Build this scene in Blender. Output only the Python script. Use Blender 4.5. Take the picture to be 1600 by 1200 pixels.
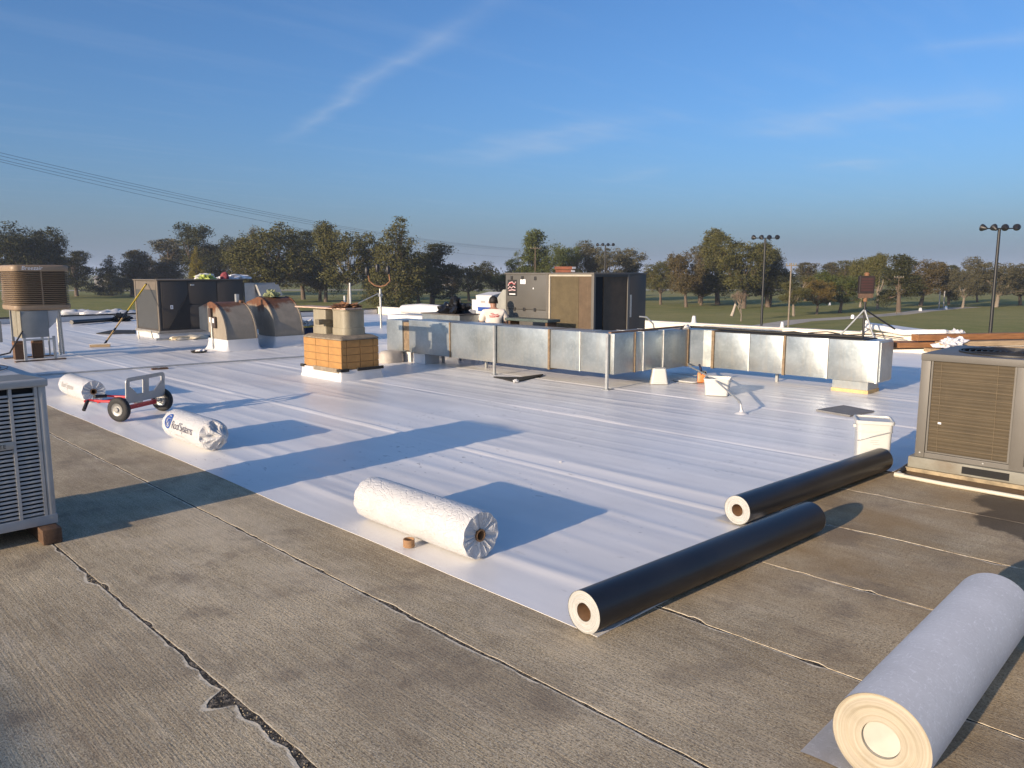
import bpy, bmesh, math, random
import numpy as np
from mathutils import Vector, Matrix, noise as mnoise
for o in list(bpy.data.objects): bpy.data.objects.remove(o)
scn = bpy.context.scene
COL = scn.collection
R = math.radians
RT2 = math.sqrt(.5)
# ---------------------------------------------------------------- camera
# X runs across the roof planks, Y along them; the camera looks between the two.
F_PX, Y_HOR, CAM_H = 1200., 427., 1.70
PITCH = math.atan((600 - Y_HOR) / F_PX)
cam = bpy.data.cameras.new('camera'); cam.sensor_width = 36; cam.lens = F_PX / 1600 * 36
cam.clip_start = .05; cam.clip_end = 9000
camo = bpy.data.objects.new('camera', cam); COL.objects.link(camo)
camo.location = (0, 0, CAM_H); camo.rotation_euler = (R(90) - PITCH, 0, R(-45))
scn.camera = camo
def ray(x, y):
    a = (x - 800) / F_PX; b = (600 - y) / F_PX
    c, s = math.cos(PITCH), math.sin(PITCH)
    w = (a, c + b * s, -s + b * c)
    return Vector(((w[0] + w[1]) * RT2, (w[1] - w[0]) * RT2, w[2]))
def on_ground(x, y, z=0.):
    d = ray(x, y); return Vector((0, 0, CAM_H)) + d * ((z - CAM_H) / d.z)
def on_x(x, y, X):
    d = ray(x, y); return Vector((0, 0, CAM_H)) + d * (X / d.x)
def on_y(x, y, Y):
    d = ray(x, y); return Vector((0, 0, CAM_H)) + d * (Y / d.y)
def fwd(p): return (p[0] + p[1]) * RT2
def at_depth(x, y, f):
    d = ray(x, y); return Vector((0, 0, CAM_H)) + d * (f / fwd(d))
# ---------------------------------------------------------------- light
SUN_EL, SUN_AZ = R(12.9), R(2.0)
sdir = Vector((math.cos(SUN_EL) * math.cos(SUN_AZ), math.cos(SUN_EL) * math.sin(SUN_AZ), -math.sin(SUN_EL)))
sl = bpy.data.lights.new('sun', 'SUN'); sl.energy = 4.1; sl.angle = R(.55); sl.color = (1, .79, .57)
so = bpy.data.objects.new('sun', sl); COL.objects.link(so); so.location = (-40, 0, 30)
so.rotation_euler = sdir.to_track_quat('-Z', 'Y').to_euler()
scn.view_settings.view_transform = 'Standard'; scn.view_settings.look = 'None'
scn.view_settings.gamma = 1; scn.view_settings.use_curve_mapping = False
scn.view_settings.exposure = 0.75
W = bpy.data.worlds.new('World'); scn.world = W; W.use_nodes = True
nt = W.node_tree; N = nt.nodes; LK = nt.links
for n in list(N): N.remove(n)
def wn(t, **k):
    n = N.new(t)
    for a, b in k.items(): setattr(n, a, b)
    return n
def wmath(op, a, b=None, clamp=False):
    n = wn('ShaderNodeMath', operation=op); n.use_clamp = clamp
    for i, v in enumerate((a, b)):
        if v is None: continue
        if isinstance(v, (int, float)): n.inputs[i].default_value = v
        else: LK.new(v, n.inputs[i])
    return n.outputs[0]
sky = wn('ShaderNodeTexSky', sky_type='NISHITA'); sky.sun_disc = False
sky.sun_elevation = SUN_EL; sky.sun_rotation = math.atan2(-sdir.x, -sdir.y)
sky.altitude = 100; sky.air_density = .95; sky.dust_density = 2.6; sky.ozone_density = 6.0
tc = wn('ShaderNodeTexCoord'); sep = wn('ShaderNodeSeparateXYZ'); LK.new(tc.outputs['Generated'], sep.inputs[0])
zz = wmath('MAXIMUM', sep.outputs[2], .03)
px_, py_ = wmath('DIVIDE', sep.outputs[0], zz), wmath('DIVIDE', sep.outputs[1], zz)
def skyp(x, y):
    d = ray(x, y); return (d.x / d.z, d.y / d.z)
def streak(pa, pb, width, fade=.25):
    a, b = skyp(*pa), skyp(*pb); dx, dy = b[0] - a[0], b[1] - a[1]; Ls = math.hypot(dx, dy); dx /= Ls; dy /= Ls
    rx, ry = wmath('SUBTRACT', px_, a[0]), wmath('SUBTRACT', py_, a[1])
    t = wmath('ADD', wmath('MULTIPLY', rx, dx), wmath('MULTIPLY', ry, dy))
    s = wmath('ADD', wmath('MULTIPLY', rx, -dy), wmath('MULTIPLY', ry, dx))
    s = wmath('ADD', s, wmath('MULTIPLY', wmath('SUBTRACT', wob, .5), width * 1.8))
    g = wmath('SUBTRACT', 1., wmath('DIVIDE', wmath('ABSOLUTE', s), width), True)
    g = wmath('POWER', g, 1.5)
    e = wmath('MULTIPLY', wmath('DIVIDE', t, Ls * fade, True), wmath('DIVIDE', wmath('SUBTRACT', Ls, t), Ls * fade, True))
    return wmath('MULTIPLY', g, e)
comb = wn('ShaderNodeCombineXYZ'); LK.new(px_, comb.inputs[0]); LK.new(py_, comb.inputs[1])
wb = wn('ShaderNodeTexNoise'); wb.inputs['Scale'].default_value = 1.3; wb.inputs['Detail'].default_value = 4
LK.new(comb.outputs[0], wb.inputs['Vector']); wob = wb.outputs[0]
a0, b0 = skyp(460, 215), skyp(790, 10)
mp = wn('ShaderNodeMapping'); mp.inputs['Rotation'].default_value[2] = -math.atan2(b0[1] - a0[1], b0[0] - a0[0])
mp.inputs['Scale'].default_value = (.55, 3.2, 1); LK.new(comb.outputs[0], mp.inputs[0])
wi = wn('ShaderNodeTexNoise'); wi.inputs['Scale'].default_value = 1.0; wi.inputs['Detail'].default_value = 7; wi.inputs['Roughness'].default_value = .62
LK.new(mp.outputs[0], wi.inputs['Vector'])
fine = wi.outputs[0]
c1 = wmath('MULTIPLY', streak((430, 228), (860, -60), .14, .3), wmath('MULTIPLY', fine, .72))
c2 = wmath('MULTIPLY', streak((700, 262), (1060, 165), .55, .4), wmath('MULTIPLY', fine, .85))
c3 = wmath('MULTIPLY', streak((1120, 215), (1640, 130), .7, .3), wmath('MULTIPLY', fine, .85))
c4 = wmath('MULTIPLY', streak((940, 288), (1050, 255), .45, .4), wmath('MULTIPLY', fine, .55))
c5 = wmath('MULTIPLY', streak((1240, 262), (1440, 250), .6, .4), wmath('MULTIPLY', fine, .75))
c6 = wmath('MULTIPLY', streak((1400, 80), (1700, 50), .25, .4), wmath('MULTIPLY', fine, .6))
gen = wmath('MULTIPLY', wmath('SUBTRACT', fine, .52, True), .55)
cl = wmath('ADD', wmath('ADD', wmath('ADD', c1, c2), wmath('ADD', c3, c4)), wmath('ADD', wmath('ADD', c5, c6), gen), True)
mix = wn('ShaderNodeMix', data_type='RGBA'); LK.new(wmath('MULTIPLY', cl, .55), mix.inputs[0])
LK.new(sky.outputs[0], mix.inputs[6]); mix.inputs[7].default_value = (3.0, 3.4, 4.0, 1)
hzf = wmath('POWER', 2.718, wmath('MULTIPLY', wmath('MAXIMUM', sep.outputs[2], 0.), -14.))
mix2 = wn('ShaderNodeMix', data_type='RGBA'); LK.new(wmath('MULTIPLY', hzf, .8), mix2.inputs[0]); LK.new(mix.outputs[2], mix2.inputs[6]); mix2.inputs[7].default_value = (1.5, 1.85, 2.5, 1)
bg = wn('ShaderNodeBackground'); bg.inputs[1].default_value = .115; LK.new(mix2.outputs[2], bg.inputs[0])
wo = wn('ShaderNodeOutputWorld'); LK.new(bg.outputs[0], wo.inputs[0])
# ---------------------------------------------------------------- materials
def newmat(name):
    m = bpy.data.materials.new(name); m.use_nodes = True
    t = m.node_tree; b = t.nodes['Principled BSDF']; return m, t, b
class NB:
    def __init__(s, t): s.t = t
    def n(s, ty, **k):
        x = s.t.nodes.new(ty)
        for a, b in k.items(): setattr(x, a, b)
        return x
    def m(s, op, a, b=None, clamp=False):
        x = s.n('ShaderNodeMath', operation=op); x.use_clamp = clamp
        for i, v in enumerate((a, b)):
            if v is None: continue
            if isinstance(v, (int, float)): x.inputs[i].default_value = v
            else: s.t.links.new(v, x.inputs[i])
        return x.outputs[0]
    def noise(s, vec, scale, detail=4, rough=.55, stretch=None):
        if stretch:
            mp = s.n('ShaderNodeMapping'); mp.inputs['Scale'].default_value = stretch; s.t.links.new(vec, mp.inputs[0]); vec = mp.outputs[0]
        x = s.n('ShaderNodeTexNoise'); x.inputs['Scale'].default_value = scale; x.inputs['Detail'].default_value = detail
        x.inputs['Roughness'].default_value = rough; s.t.links.new(vec, x.inputs['Vector']); return x.outputs[0]
    def ramp(s, v, lo, hi):
        x = s.n('ShaderNodeMapRange'); x.inputs[1].default_value = lo; x.inputs[2].default_value = hi; x.clamp = True
        s.t.links.new(v, x.inputs[0]); return x.outputs[0]
    def mix(s, f, a, b):
        x = s.n('ShaderNodeMix', data_type='RGBA')
        for i, v in ((0, f), (6, a), (7, b)):
            if isinstance(v, (int, float)): x.inputs[i].default_value = v
            elif isinstance(v, tuple): x.inputs[i].default_value = (*v, 1)
            else: s.t.links.new(v, x.inputs[i])
        return x.outputs[2]
    def bump(s, hgt, strength, dist, bsdf, prev=None):
        x = s.n('ShaderNodeBump'); x.inputs['Strength'].default_value = strength; x.inputs['Distance'].default_value = dist
        s.t.links.new(hgt, x.inputs['Height'])
        if prev: s.t.links.new(prev, x.inputs['Normal'])
        s.t.links.new(x.outputs[0], bsdf.inputs['Normal']); return x.outputs[0]
    def coord(s, kind='Object'): return s.n('ShaderNodeTexCoord').outputs[kind]
    def pos(s): return s.n('ShaderNodeNewGeometry').outputs['Position']
    def xyz(s, v):
        x = s.n('ShaderNodeSeparateXYZ'); s.t.links.new(v, x.inputs[0]); return x.outputs
def dk(c, k): return tuple(min(1, x * k) for x in c)
MATS = {}
def simple(name, col, rough=.6, metal=0., var=.18, scale=6., bump=0., bscale=60., dirt=None, dirtamt=.4, stretch=None, spec=None):
    if name in MATS: return MATS[name]
    m, t, b = newmat(name); q = NB(t); v = q.coord()
    f = q.noise(v, scale, 5, .6, stretch)
    c = q.mix(q.ramp(f, .28, .72), dk(col, 1 - var), dk(col, 1 + var))
    if dirt:
        g = q.noise(v, scale * .45, 6, .65)
        c = q.mix(q.m('MULTIPLY', q.ramp(g, .48, .72), dirtamt), c, dirt)
    t.links.new(c, b.inputs['Base Color']); b.inputs['Metallic'].default_value = metal
    rr = q.ramp(f, .2, .8); rm = q.n('ShaderNodeMapRange'); rm.inputs[3].default_value = rough * .85; rm.inputs[4].default_value = min(1, rough * 1.15)
    t.links.new(f, rm.inputs[0]); t.links.new(rm.outputs[0], b.inputs['Roughness'])
    if spec is not None: b.inputs['Specular IOR Level'].default_value = spec
    if bump: q.bump(q.noise(v, bscale, 5, .6, stretch), bump, .01, b)
    MATS[name] = m; return m
JX0, JP = 1.25, .965          # first plank joint and joint spacing
def m_concrete():
    m, t, b = newmat('weathered_concrete'); q = NB(t); v = q.pos(); x, y, z = q.xyz(v)
    big = q.noise(v, .9, 6, .62); mid = q.noise(v, 4.5, 6, .65); fine = q.noise(v, 115, 3, .75, (1, .6, 1)); broom = q.noise(v, 1, 4, .7, (78, 2.6, 20))
    c = q.mix(q.ramp(big, .36, .64), (.35, .28, .175), (.58, .475, .31))
    c = q.mix(q.m('MULTIPLY', q.ramp(mid, .5, .78), .5), c, (.24, .195, .14))
    c = q.mix(q.m('MULTIPLY', q.ramp(q.noise(v, 2.2, 7, .7, (1, .35, 1)), .55, .75), .5), c, (.66, .57, .44))
    c = q.mix(q.m('MULTIPLY', q.ramp(broom, .46, .68), .42), c, (.68, .58, .42))
    c = q.mix(q.m('MULTIPLY', q.ramp(fine, .50, .58), .62), c, (.10, .076, .052))
    c = q.mix(q.m('MULTIPLY', q.ramp(q.noise(v, 130, 2, .7), .56, .64), .7), c, (.74, .65, .49))
    g2 = q.noise(v, 16, 6, .75, (1, .14, 1)); c = q.mix(q.m('MULTIPLY', q.ramp(g2, .53, .66), .42), c, (.22, .17, .115)); c = q.mix(q.m('MULTIPLY', q.ramp(g2, .44, .34), .4), c, (.66, .555, .38))
    pt = q.noise(v, .55, 6, .65, (1, .6, 1)); c = q.mix(q.m('MULTIPLY', q.ramp(pt, .50, .60), .42), c, (.21, .165, .115)); c = q.mix(q.m('MULTIPLY', q.ramp(pt, .44, .36), .45), c, (.66, .56, .40))
    br = q.m('MULTIPLY', q.ramp(x, 2.4, 4.5), q.ramp(q.noise(v, 1.3, 5, .6), .35, .65)); c = q.mix(q.m('MULTIPLY', br, .75), c, (.30, .20, .095))
    c = q.mix(q.m('MULTIPLY', q.ramp(q.noise(v, 1.7, 7, .68), .53, .64), .5), c, (.19, .15, .11))
    # pale worn lips along the joints and round the spalls
    at_ = q.n('ShaderNodeAttribute'); at_.attribute_name = 'wear'
    edge = q.ramp(q.m('SUBTRACT', at_.outputs['Fac'], q.m('MULTIPLY', q.noise(v, 16, 6, .75), 1.25)), -.08, .14)
    c = q.mix(q.m('MULTIPLY', edge, .9), c, (.74, .65, .49))
    # damp run-off beside the right-hand condenser
    wob = q.m('MULTIPLY', q.m('SUBTRACT', q.noise(v, 3.2, 5, .55), .5), .75)
    def blob(cx, cy, rx, ry):
        d = q.m('SQRT', q.m('ADD', q.m('POWER', q.m('DIVIDE', q.m('SUBTRACT', x, cx), rx), 2.), q.m('POWER', q.m('DIVIDE', q.m('SUBTRACT', y, cy), ry), 2.)))
        return q.ramp(q.m('ADD', d, wob), 1.02, .92)
    wet = q.m('MAXIMUM', blob(6.12, .95, .42, .50), q.m('MAXIMUM', blob(6.5, 1.0, .42, .52), blob(5.75, .75, .28, .32)))
    rust = blob(6.92, 1.4, .2, 1.0)
    c = q.mix(q.m('MULTIPLY', rust, .75), c, (.145, .085, .04))
    c = q.mix(q.m('MULTIPLY', wet, .8), c, (.06, .05, .04))
    t.links.new(c, b.inputs['Base Color'])
    rg = q.n('ShaderNodeMapRange'); rg.inputs[3].default_value = .93; rg.inputs[4].default_value = .75; t.links.new(wet, rg.inputs[0]); t.links.new(rg.outputs[0], b.inputs['Roughness'])
    b.inputs['Specular IOR Level'].default_value = .25
    p = q.bump(fine, .4, .005, b); p = q.bump(broom, .36, .006, b, p); q.bump(mid, .25, .02, b, p)
    return m
def m_membrane():
    m, t, b = newmat('white_roof_membrane'); q = NB(t); v = q.pos(); x, y, z = q.xyz(v)
    c = q.mix(q.ramp(q.noise(v, .7, 6, .6, (1, .5, 1)), .35, .7), (.83, .812, .78), (.76, .742, .71))
    sc = q.m('MULTIPLY', q.ramp(q.noise(v, 5.5, 8, .72, (1, .45, 1)), .60, .70), q.ramp(q.noise(v, .55, 3, .5), .5, .64))
    c = q.mix(q.m('MULTIPLY', sc, .6), c, (.36, .34, .31))
    ft = q.m('MULTIPLY', q.ramp(q.noise(v, 26, 2, .5, (1, .4, 1)), .66, .70), q.ramp(q.noise(v, .8, 4, .6), .52, .60))
    c = q.mix(q.m('MULTIPLY', ft, .6), c, (.22, .21, .2))
    far = q.m('MULTIPLY', q.ramp(q.noise(v, .3, 5, .65, (1, .6, 1)), .46, .62), .45)
    c = q.mix(far, c, (.57, .54, .50))
    t.links.new(c, b.inputs['Base Color'])
    rg = q.n('ShaderNodeMapRange'); rg.inputs[3].default_value = .27; rg.inputs[4].default_value = .46
    t.links.new(q.noise(v, 1.6, 5, .6, (1, .4, 1)), rg.inputs[0]); t.links.new(rg.outputs[0], b.inputs['Roughness'])
    b.inputs['Specular IOR Level'].default_value = .42
    p = q.bump(q.noise(v, 2.6, 4, .5, (1, .07, 1)), .12, .03, b); q.bump(q.noise(v, 13, 4, .6, (1, .5, 1)), .05, .01, b, p)
    return m
def m_galv():
    m, t, b = newmat('galvanised_sheet'); q = NB(t); v = q.pos(); x, y, z = q.xyz(v)
    f = q.noise(v, 2.6, 6, .62); g = q.noise(v, 20, 3, .6); st = q.noise(v, 1, 6, .65, (9, 9, .7))
    c = q.mix(q.ramp(f, .32, .7), (.29, .325, .335), (.42, .46, .465))
    c = q.mix(q.m('MULTIPLY', q.ramp(g, .5, .62), .25), c, (.52, .55, .55))
    c = q.mix(q.m('MULTIPLY', q.ramp(st, .53, .72), .5), c, (.46, .44, .38))
    c = q.mix(q.m('MULTIPLY', q.m('MULTIPLY', q.ramp(z, .42, .2), q.ramp(f, .4, .6)), .35), c, (.36, .28, .18))
    t.links.new(c, b.inputs['Base Color']); b.inputs['Metallic'].default_value = .66
    rg = q.n('ShaderNodeMapRange'); rg.inputs[3].default_value = .26; rg.inputs[4].default_value = .42; t.links.new(f, rg.inputs[0]); t.links.new(rg.outputs[0], b.inputs['Roughness'])
    q.bump(q.noise(v, 1.9, 3, .5), .22, .06, b); return m
def m_rings(name, ca, cb, axis):
    """end grain of a rolled sheet: rings round the object's axis"""
    m, t, b = newmat(name); q = NB(t); o = q.xyz(q.coord())
    i, j = [k for k in range(3) if k != axis]
    r = q.m('SQRT', q.m('ADD', q.m('POWER', o[i], 2.), q.m('POWER', o[j], 2.)))
    cx = q.n('ShaderNodeCombineXYZ'); t.links.new(r, cx.inputs[0])
    n = q.noise(cx.outputs[0], 130, 3, .7); n2 = q.noise(q.coord(), 9, 4, .6)
    c = q.mix(q.ramp(n, .35, .65), ca, cb); c = q.mix(q.m('MULTIPLY', q.ramp(n2, .45, .7), .3), c, dk(ca, .75))
    t.links.new(c, b.inputs['Base Color']); b.inputs['Roughness'].default_value = .8; q.bump(n, .5, .006, b); return m
def m_wrap():
    m, t, b = newmat('white_plastic_wrap'); q = NB(t); v = q.coord()
    f = q.noise(v, 5, 6, .65); w = q.n('ShaderNodeTexVoronoi', feature='DISTANCE_TO_EDGE'); w.inputs['Scale'].default_value = 9
    mp = q.n('ShaderNodeMapping'); mp.inputs['Scale'].default_value = (1, .5, 1)
    ad = q.n('ShaderNodeVectorMath', operation='ADD'); nz = q.n('ShaderNodeTexNoise'); nz.inputs['Scale'].default_value = 6
    t.links.new(v, nz.inputs['Vector']); t.links.new(v, ad.inputs[0]); t.links.new(nz.outputs['Color'], ad.inputs[1]); t.links.new(ad.outputs[0], mp.inputs[0]); t.links.new(mp.outputs[0], w.inputs['Vector'])
    c = q.mix(q.ramp(f, .3, .7), (.50, .50, .50), (.59, .585, .575)); t.links.new(c, b.inputs['Base Color'])
    b.inputs['Roughness'].default_value = .34; b.inputs['Coat Weight'].default_value = .15
    p = q.bump(q.ramp(w.outputs['Distance'], 0, .10), .4, .010, b); q.bump(q.noise(v, 16, 6, .65), .4, .012, b, p); return m
def m_felt():
    m, t, b = newmat('grey_felt_sheet'); q = NB(t); v = q.coord()
    f = q.noise(v, 3, 5, .6); fi = q.noise(v, 1, 5, .75, (90, 22, 60)); fj = q.noise(v, 1, 5, .75, (30, 80, 70))
    c = q.mix(q.ramp(f, .3, .7), (.62, .605, .58), (.72, .705, .68))
    c = q.mix(q.m('MULTIPLY', q.m('MAXIMUM', q.ramp(fi, .56, .68), q.ramp(fj, .56, .66)), .8), c, (.88, .87, .86))
    c = q.mix(q.m('MULTIPLY', q.ramp(fi, .42, .3), .4), c, (.42, .41, .39))
    t.links.new(c, b.inputs['Base Color']); b.inputs['Roughness'].default_value = .6; q.bump(fi, .12, .003, b); return m
def m_rusty(name, base):
    m, t, b = newmat(name); q = NB(t); v = q.coord(); x, y, z = q.xyz(v)
    f = q.noise(v, 4, 6, .65); rz = q.noise(v, 2.2, 6, .7, (1, 1, .45))
    c = q.mix(q.ramp(f, .3, .7), dk(base, .85), dk(base, 1.15))
    c = q.mix(q.m('MULTIPLY', q.ramp(f, .52, .62), .3), c, (.3, .25, .19))
    ru = q.ramp(q.m('ADD', rz, q.m('MULTIPLY', q.m('SUBTRACT', z, .90), 1.3)), .46, .60)
    rc = q.mix(q.ramp(q.noise(v, 14, 5, .7), .35, .65), (.085, .034, .016), (.17, .07, .028))
    c = q.mix(ru, c, rc); t.links.new(c, b.inputs['Base Color']); b.inputs['Roughness'].default_value = .62
    q.bump(f, .15, .01, b); return m
def m_coil(name, col, axis=2, pitch=26):
    m, t, b = newmat(name); q = NB(t); v = q.coord(); o = q.xyz(v)
    w = q.m('ABSOLUTE', q.m('SUBTRACT', q.m('FRACT', q.m('MULTIPLY', o[axis], pitch)), .5))
    f = q.noise(v, 5, 6, .65); st = q.noise(v, 1, 5, .7, (22, 22, 1.2))
    c = q.mix(q.ramp(f, .3, .7), dk(col, .8), dk(col, 1.2)); c = q.mix(q.m('MULTIPLY', q.ramp(w, .40, .5), .35), c, dk(col, 1.5))
    c = q.mix(q.m('MULTIPLY', q.ramp(w, .12, .02), .35), c, dk(col, .55))
    c = q.mix(q.m('MULTIPLY', q.ramp(st, .6, .75), .45), c, dk(col, 2.1)); t.links.new(c, b.inputs['Base Color'])
    b.inputs['Roughness'].default_value = .7; b.inputs['Metallic'].default_value = .15
    q.bump(w, .4, .008, b); return m
def m_filler():
    m, t, b = newmat('crumbled_joint_filler'); q = NB(t); v = q.pos()
    c = q.mix(q.ramp(q.noise(v, 38, 6, .8), .47, .60), (.022, .018, .014), (.26, .22, .17)); t.links.new(c, b.inputs['Base Color'])
    b.inputs['Roughness'].default_value = .95; q.bump(q.noise(v, 60, 4, .7), 1, .03, b); return m
def m_grass():
    m, t, b = newmat('dry_grass'); q = NB(t); v = q.pos()
    a = q.noise(v, .012, 6, .6); f = q.noise(v, .22, 6, .65); g = q.noise(v, 2.4, 4, .7)
    c = q.mix(q.ramp(a, .35, .65), (.17, .19, .05), (.27, .245, .09)); c = q.mix(q.m('MULTIPLY', q.ramp(f, .42, .7), .6), c, (.33, .28, .11))
    c = q.mix(q.m('MULTIPLY', q.ramp(g, .5, .7), .4), c, (.07, .085, .02)); t.links.new(c, b.inputs['Base Color'])
    b.inputs['Roughness'].default_value = .95; b.inputs['Specular IOR Level'].default_value = .1; q.bump(g, .6, .15, b); return m
def m_leaf(name, ca, cb, cc):
    m, t, b = newmat(name); q = NB(t); v = q.coord()
    rnd = q.n('ShaderNodeObjectInfo').outputs['Random']; ad = q.n('ShaderNodeVectorMath', operation='ADD')
    cx = q.n('ShaderNodeCombineXYZ'); t.links.new(q.m('MULTIPLY', rnd, 50.), cx.inputs[0]); t.links.new(v, ad.inputs[0]); t.links.new(cx.outputs[0], ad.inputs[1])
    c = q.mix(q.ramp(q.noise(ad.outputs[0], 6, 3, .6), .35, .65), ca, cb); c = q.mix(q.m('MULTIPLY', q.ramp(q.noise(ad.outputs[0], 30, 3, .6), .5, .68), .6), c, cc)
    t.links.new(c, b.inputs['Base Color']); b.inputs['Roughness'].default_value = .75; b.inputs['Specular IOR Level'].default_value = .2; return m
CONC, MEMB, GALV, WRAP, FELT, FILL = m_concrete(), m_membrane(), m_galv(), m_wrap(), m_felt(), m_filler()
RING_Y = m_rings('cream_rolled_layers', (.66, .56, .40), (.80, .72, .57), 1)
RING_X = m_rings('white_rolled_layers', (.36, .36, .33), (.46, .455, .43), 0)
RING_F = m_rings('tan_rolled_layers', (.33, .285, .205), (.46, .41, .32), 0)
BLACK = simple('black_membrane', (.012, .013, .016), .36, var=.15, scale=3, dirt=(.05, .045, .04), dirtamt=.25, bump=.05, bscale=8)
CARD = simple('cardboard_brown', (.30, .17, .085), .85, var=.2, scale=20)
CREAM = simple('pale_core', (.44, .42, .36), .8)
WOODD = simple('dark_timber', (.10, .055, .03), .8, var=.4, scale=4, stretch=(12, 1.5, 12), bump=.4, bscale=8)
WOOD = simple('pale_timber', (.36, .26, .155), .75, var=.25, scale=3, stretch=(1.5, 14, 14), bump=.2, bscale=6)
WOODO = simple('orange_timber', (.25, .115, .045), .7, var=.3, scale=3, stretch=(1.5, 14, 14), bump=.2, bscale=6)
GREYP = simple('grey_unit_paint', (.42, .42, .41), .45, var=.07, scale=4, dirt=(.24, .235, .22), dirtamt=.4)
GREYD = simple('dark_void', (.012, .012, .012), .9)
TANP = simple('tan_unit_paint', (.088, .084, .075), .5, var=.07, scale=3, dirt=(.085, .078, .065), dirtamt=.4)
TAUPE = simple('taupe_frame_paint', (.115, .107, .093), .5, var=.08, scale=3, dirt=(.09, .08, .066), dirtamt=.4)
BROWNP = simple('dark_brown_unit_paint', (.058, .050, .043), .5, var=.1, scale=2, dirt=(.042, .036, .03), dirtamt=.5)
BROWNL = simple('brown_unit_edge', (.135, .112, .085), .55, var=.12, scale=4)
COILR = m_coil('dusty_brown_coil', (.066, .049, .026), 2, 34)
COILC = m_coil('tan_mesh_coil', (.10, .077, .040), 2, 95)
COILD = m_coil('dark_brown_coil', (.11, .075, .045), 2, 95)
BEIGEB = simple('beige_base_rail', (.21, .205, .17), .6, dirt=(.14, .10, .055), dirtamt=.6)
COOLER = simple('cooler_brown_plastic', (.27, .195, .125), .5, var=.1, scale=4, dirt=(.2, .14, .09), dirtamt=.4)
COOLD = simple('cooler_pad_dark', (.035, .026, .018), .9)
STEEL = simple('galvanised_steel', (.42, .43, .42), .4, metal=.5, var=.15, scale=10)
RUSTST = simple('rusted_steel', (.20, .10, .05), .8, var=.4, scale=12)
RED = simple('red_paint', (.5, .03, .035), .35, var=.1)
RUBBER = simple('black_rubber', (.02, .02, .02), .75, var=.3, scale=20)
PLASTICW = simple('white_bucket_plastic', (.52, .52, .49), .4, var=.04, scale=3, dirt=(.40, .37, .31), dirtamt=.35)
PVC = simple('aged_white_pipe', (.52, .49, .40), .4, var=.06)
BLOCK = simple('orange_tan_block', (.36, .19, .062), .85, var=.14, scale=9, bump=.25, bscale=70)
MORTAR = simple('block_mortar', (.20, .14, .08), .95, var=.2, scale=30)
CONCAP = simple('old_cement_cap', (.22, .18, .13), .95, var=.3, scale=14, bump=.4, bscale=40)
STACKM = simple('cream_stack_metal', (.27, .24, .17), .5, var=.1, scale=5, dirt=(.19, .155, .10), dirtamt=.6, stretch=(4, 4, .8))
FLASH = simple('white_flashing', (.60, .595, .59), .4, var=.05, scale=3, bump=.25, bscale=7)
TAR = simple('black_flashing', (.016, .015, .014), .8, var=.3)
CREAMW = simple('cream_parapet_paint', (.72, .66, .56), .7, var=.08, scale=2, dirt=(.5, .43, .34), dirtamt=.5)
HOODG = m_rusty('hood_grey_rust', (.25, .215, .165))
YEL = simple('yellow_pole_paint', (.62, .42, .02), .4)
BLKM = simple('black_pole_paint', (.014, .014, .015), .45)
LENSG = simple('lamp_glass', (.35, .36, .38), .12, metal=.6)
GREYPAD = simple('grey_walk_pad', (.17, .17, .17), .8, var=.15, scale=8, bump=.3, bscale=30)
BARK = simple('tree_bark', (.115, .085, .06), .9, var=.35, scale=8, stretch=(3, 3, .6))
BARKP = simple('pale_bark', (.20, .165, .125), .9, var=.3, scale=8, stretch=(3, 3, .6))
BLUE = simple('blue_print', (.02, .07, .30), .5); GREYINK = simple('grey_print', (.10, .10, .13), .6); FAINTINK = simple('faded_print', (.36, .34, .31), .6)
REDINK = simple('red_print', (.42, .03, .04), .6); WHITEP = simple('white_print', (.8, .8, .8), .5); INKK = simple('black_print', (.015, .015, .015), .6)
LIMEC = simple('lime_vest_cloth', (.40, .46, .12), .8); REDC = simple('dull_red_cloth', (.25, .05, .06), .8); WHITEC = simple('white_cloth', (.76, .74, .74), .85, bump=.3, bscale=12)
NAVY = simple('navy_bag_cloth', (.015, .02, .05), .8); BLACKC = simple('black_plastic_bag', (.01, .01, .011), .35, bump=.6, bscale=12)
ALU = simple('cast_aluminium', (.30, .31, .32), .45, metal=.6, var=.1, scale=8)
ORANGE = simple('orange_plastic', (.6, .17, .03), .45)
SKIN = simple('skin', (.30, .155, .10), .55, var=.05); HAIR = simple('dark_hair', (.012, .010, .009), .7); SHIRT = simple('white_shirt', (.70, .64, .57), .85, var=.04, bump=.4, bscale=9); TROUS = simple('dark_trousers', (.03, .035, .05), .85)
PATHM = simple('pale_path', (.40, .36, .29), .9, var=.15, scale=.6)
FARB = simple('pale_far_wall', (.26, .25, .24), .8)
L_DARK = m_leaf('leaves_dark_olive', (0.0297, 0.0350, 0.0125), (0.0548, 0.0561, 0.0191), (0.0845, 0.0799, 0.0304))
L_OLIV = m_leaf('leaves_olive', (0.0548, 0.0581, 0.0172), (0.0944, 0.0891, 0.0277), (0.1386, 0.1168, 0.0429))
L_BRWN = m_leaf('leaves_brownish', (0.0739, 0.0581, 0.0238), (0.1188, 0.0891, 0.0383), (0.0495, 0.0469, 0.0172))
L_YELL = m_leaf('leaves_yellow_green', (0.1386, 0.1168, 0.0172), (0.1980, 0.1544, 0.0218), (0.0693, 0.0700, 0.0152))
L_AUTM = m_leaf('leaves_autumn', (.115, .080, .024), (.15, .11, .033), (.07, .065, .022))
L_GREN = m_leaf('leaves_green', (0.0495, 0.0673, 0.0152), (0.0845, 0.0983, 0.0238), (0.1188, 0.1122, 0.0343))
L_GREY = m_leaf('leaves_grey_green', (0.0614, 0.0581, 0.0304), (0.0990, 0.0891, 0.0475), (0.1485, 0.1267, 0.0733))
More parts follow.
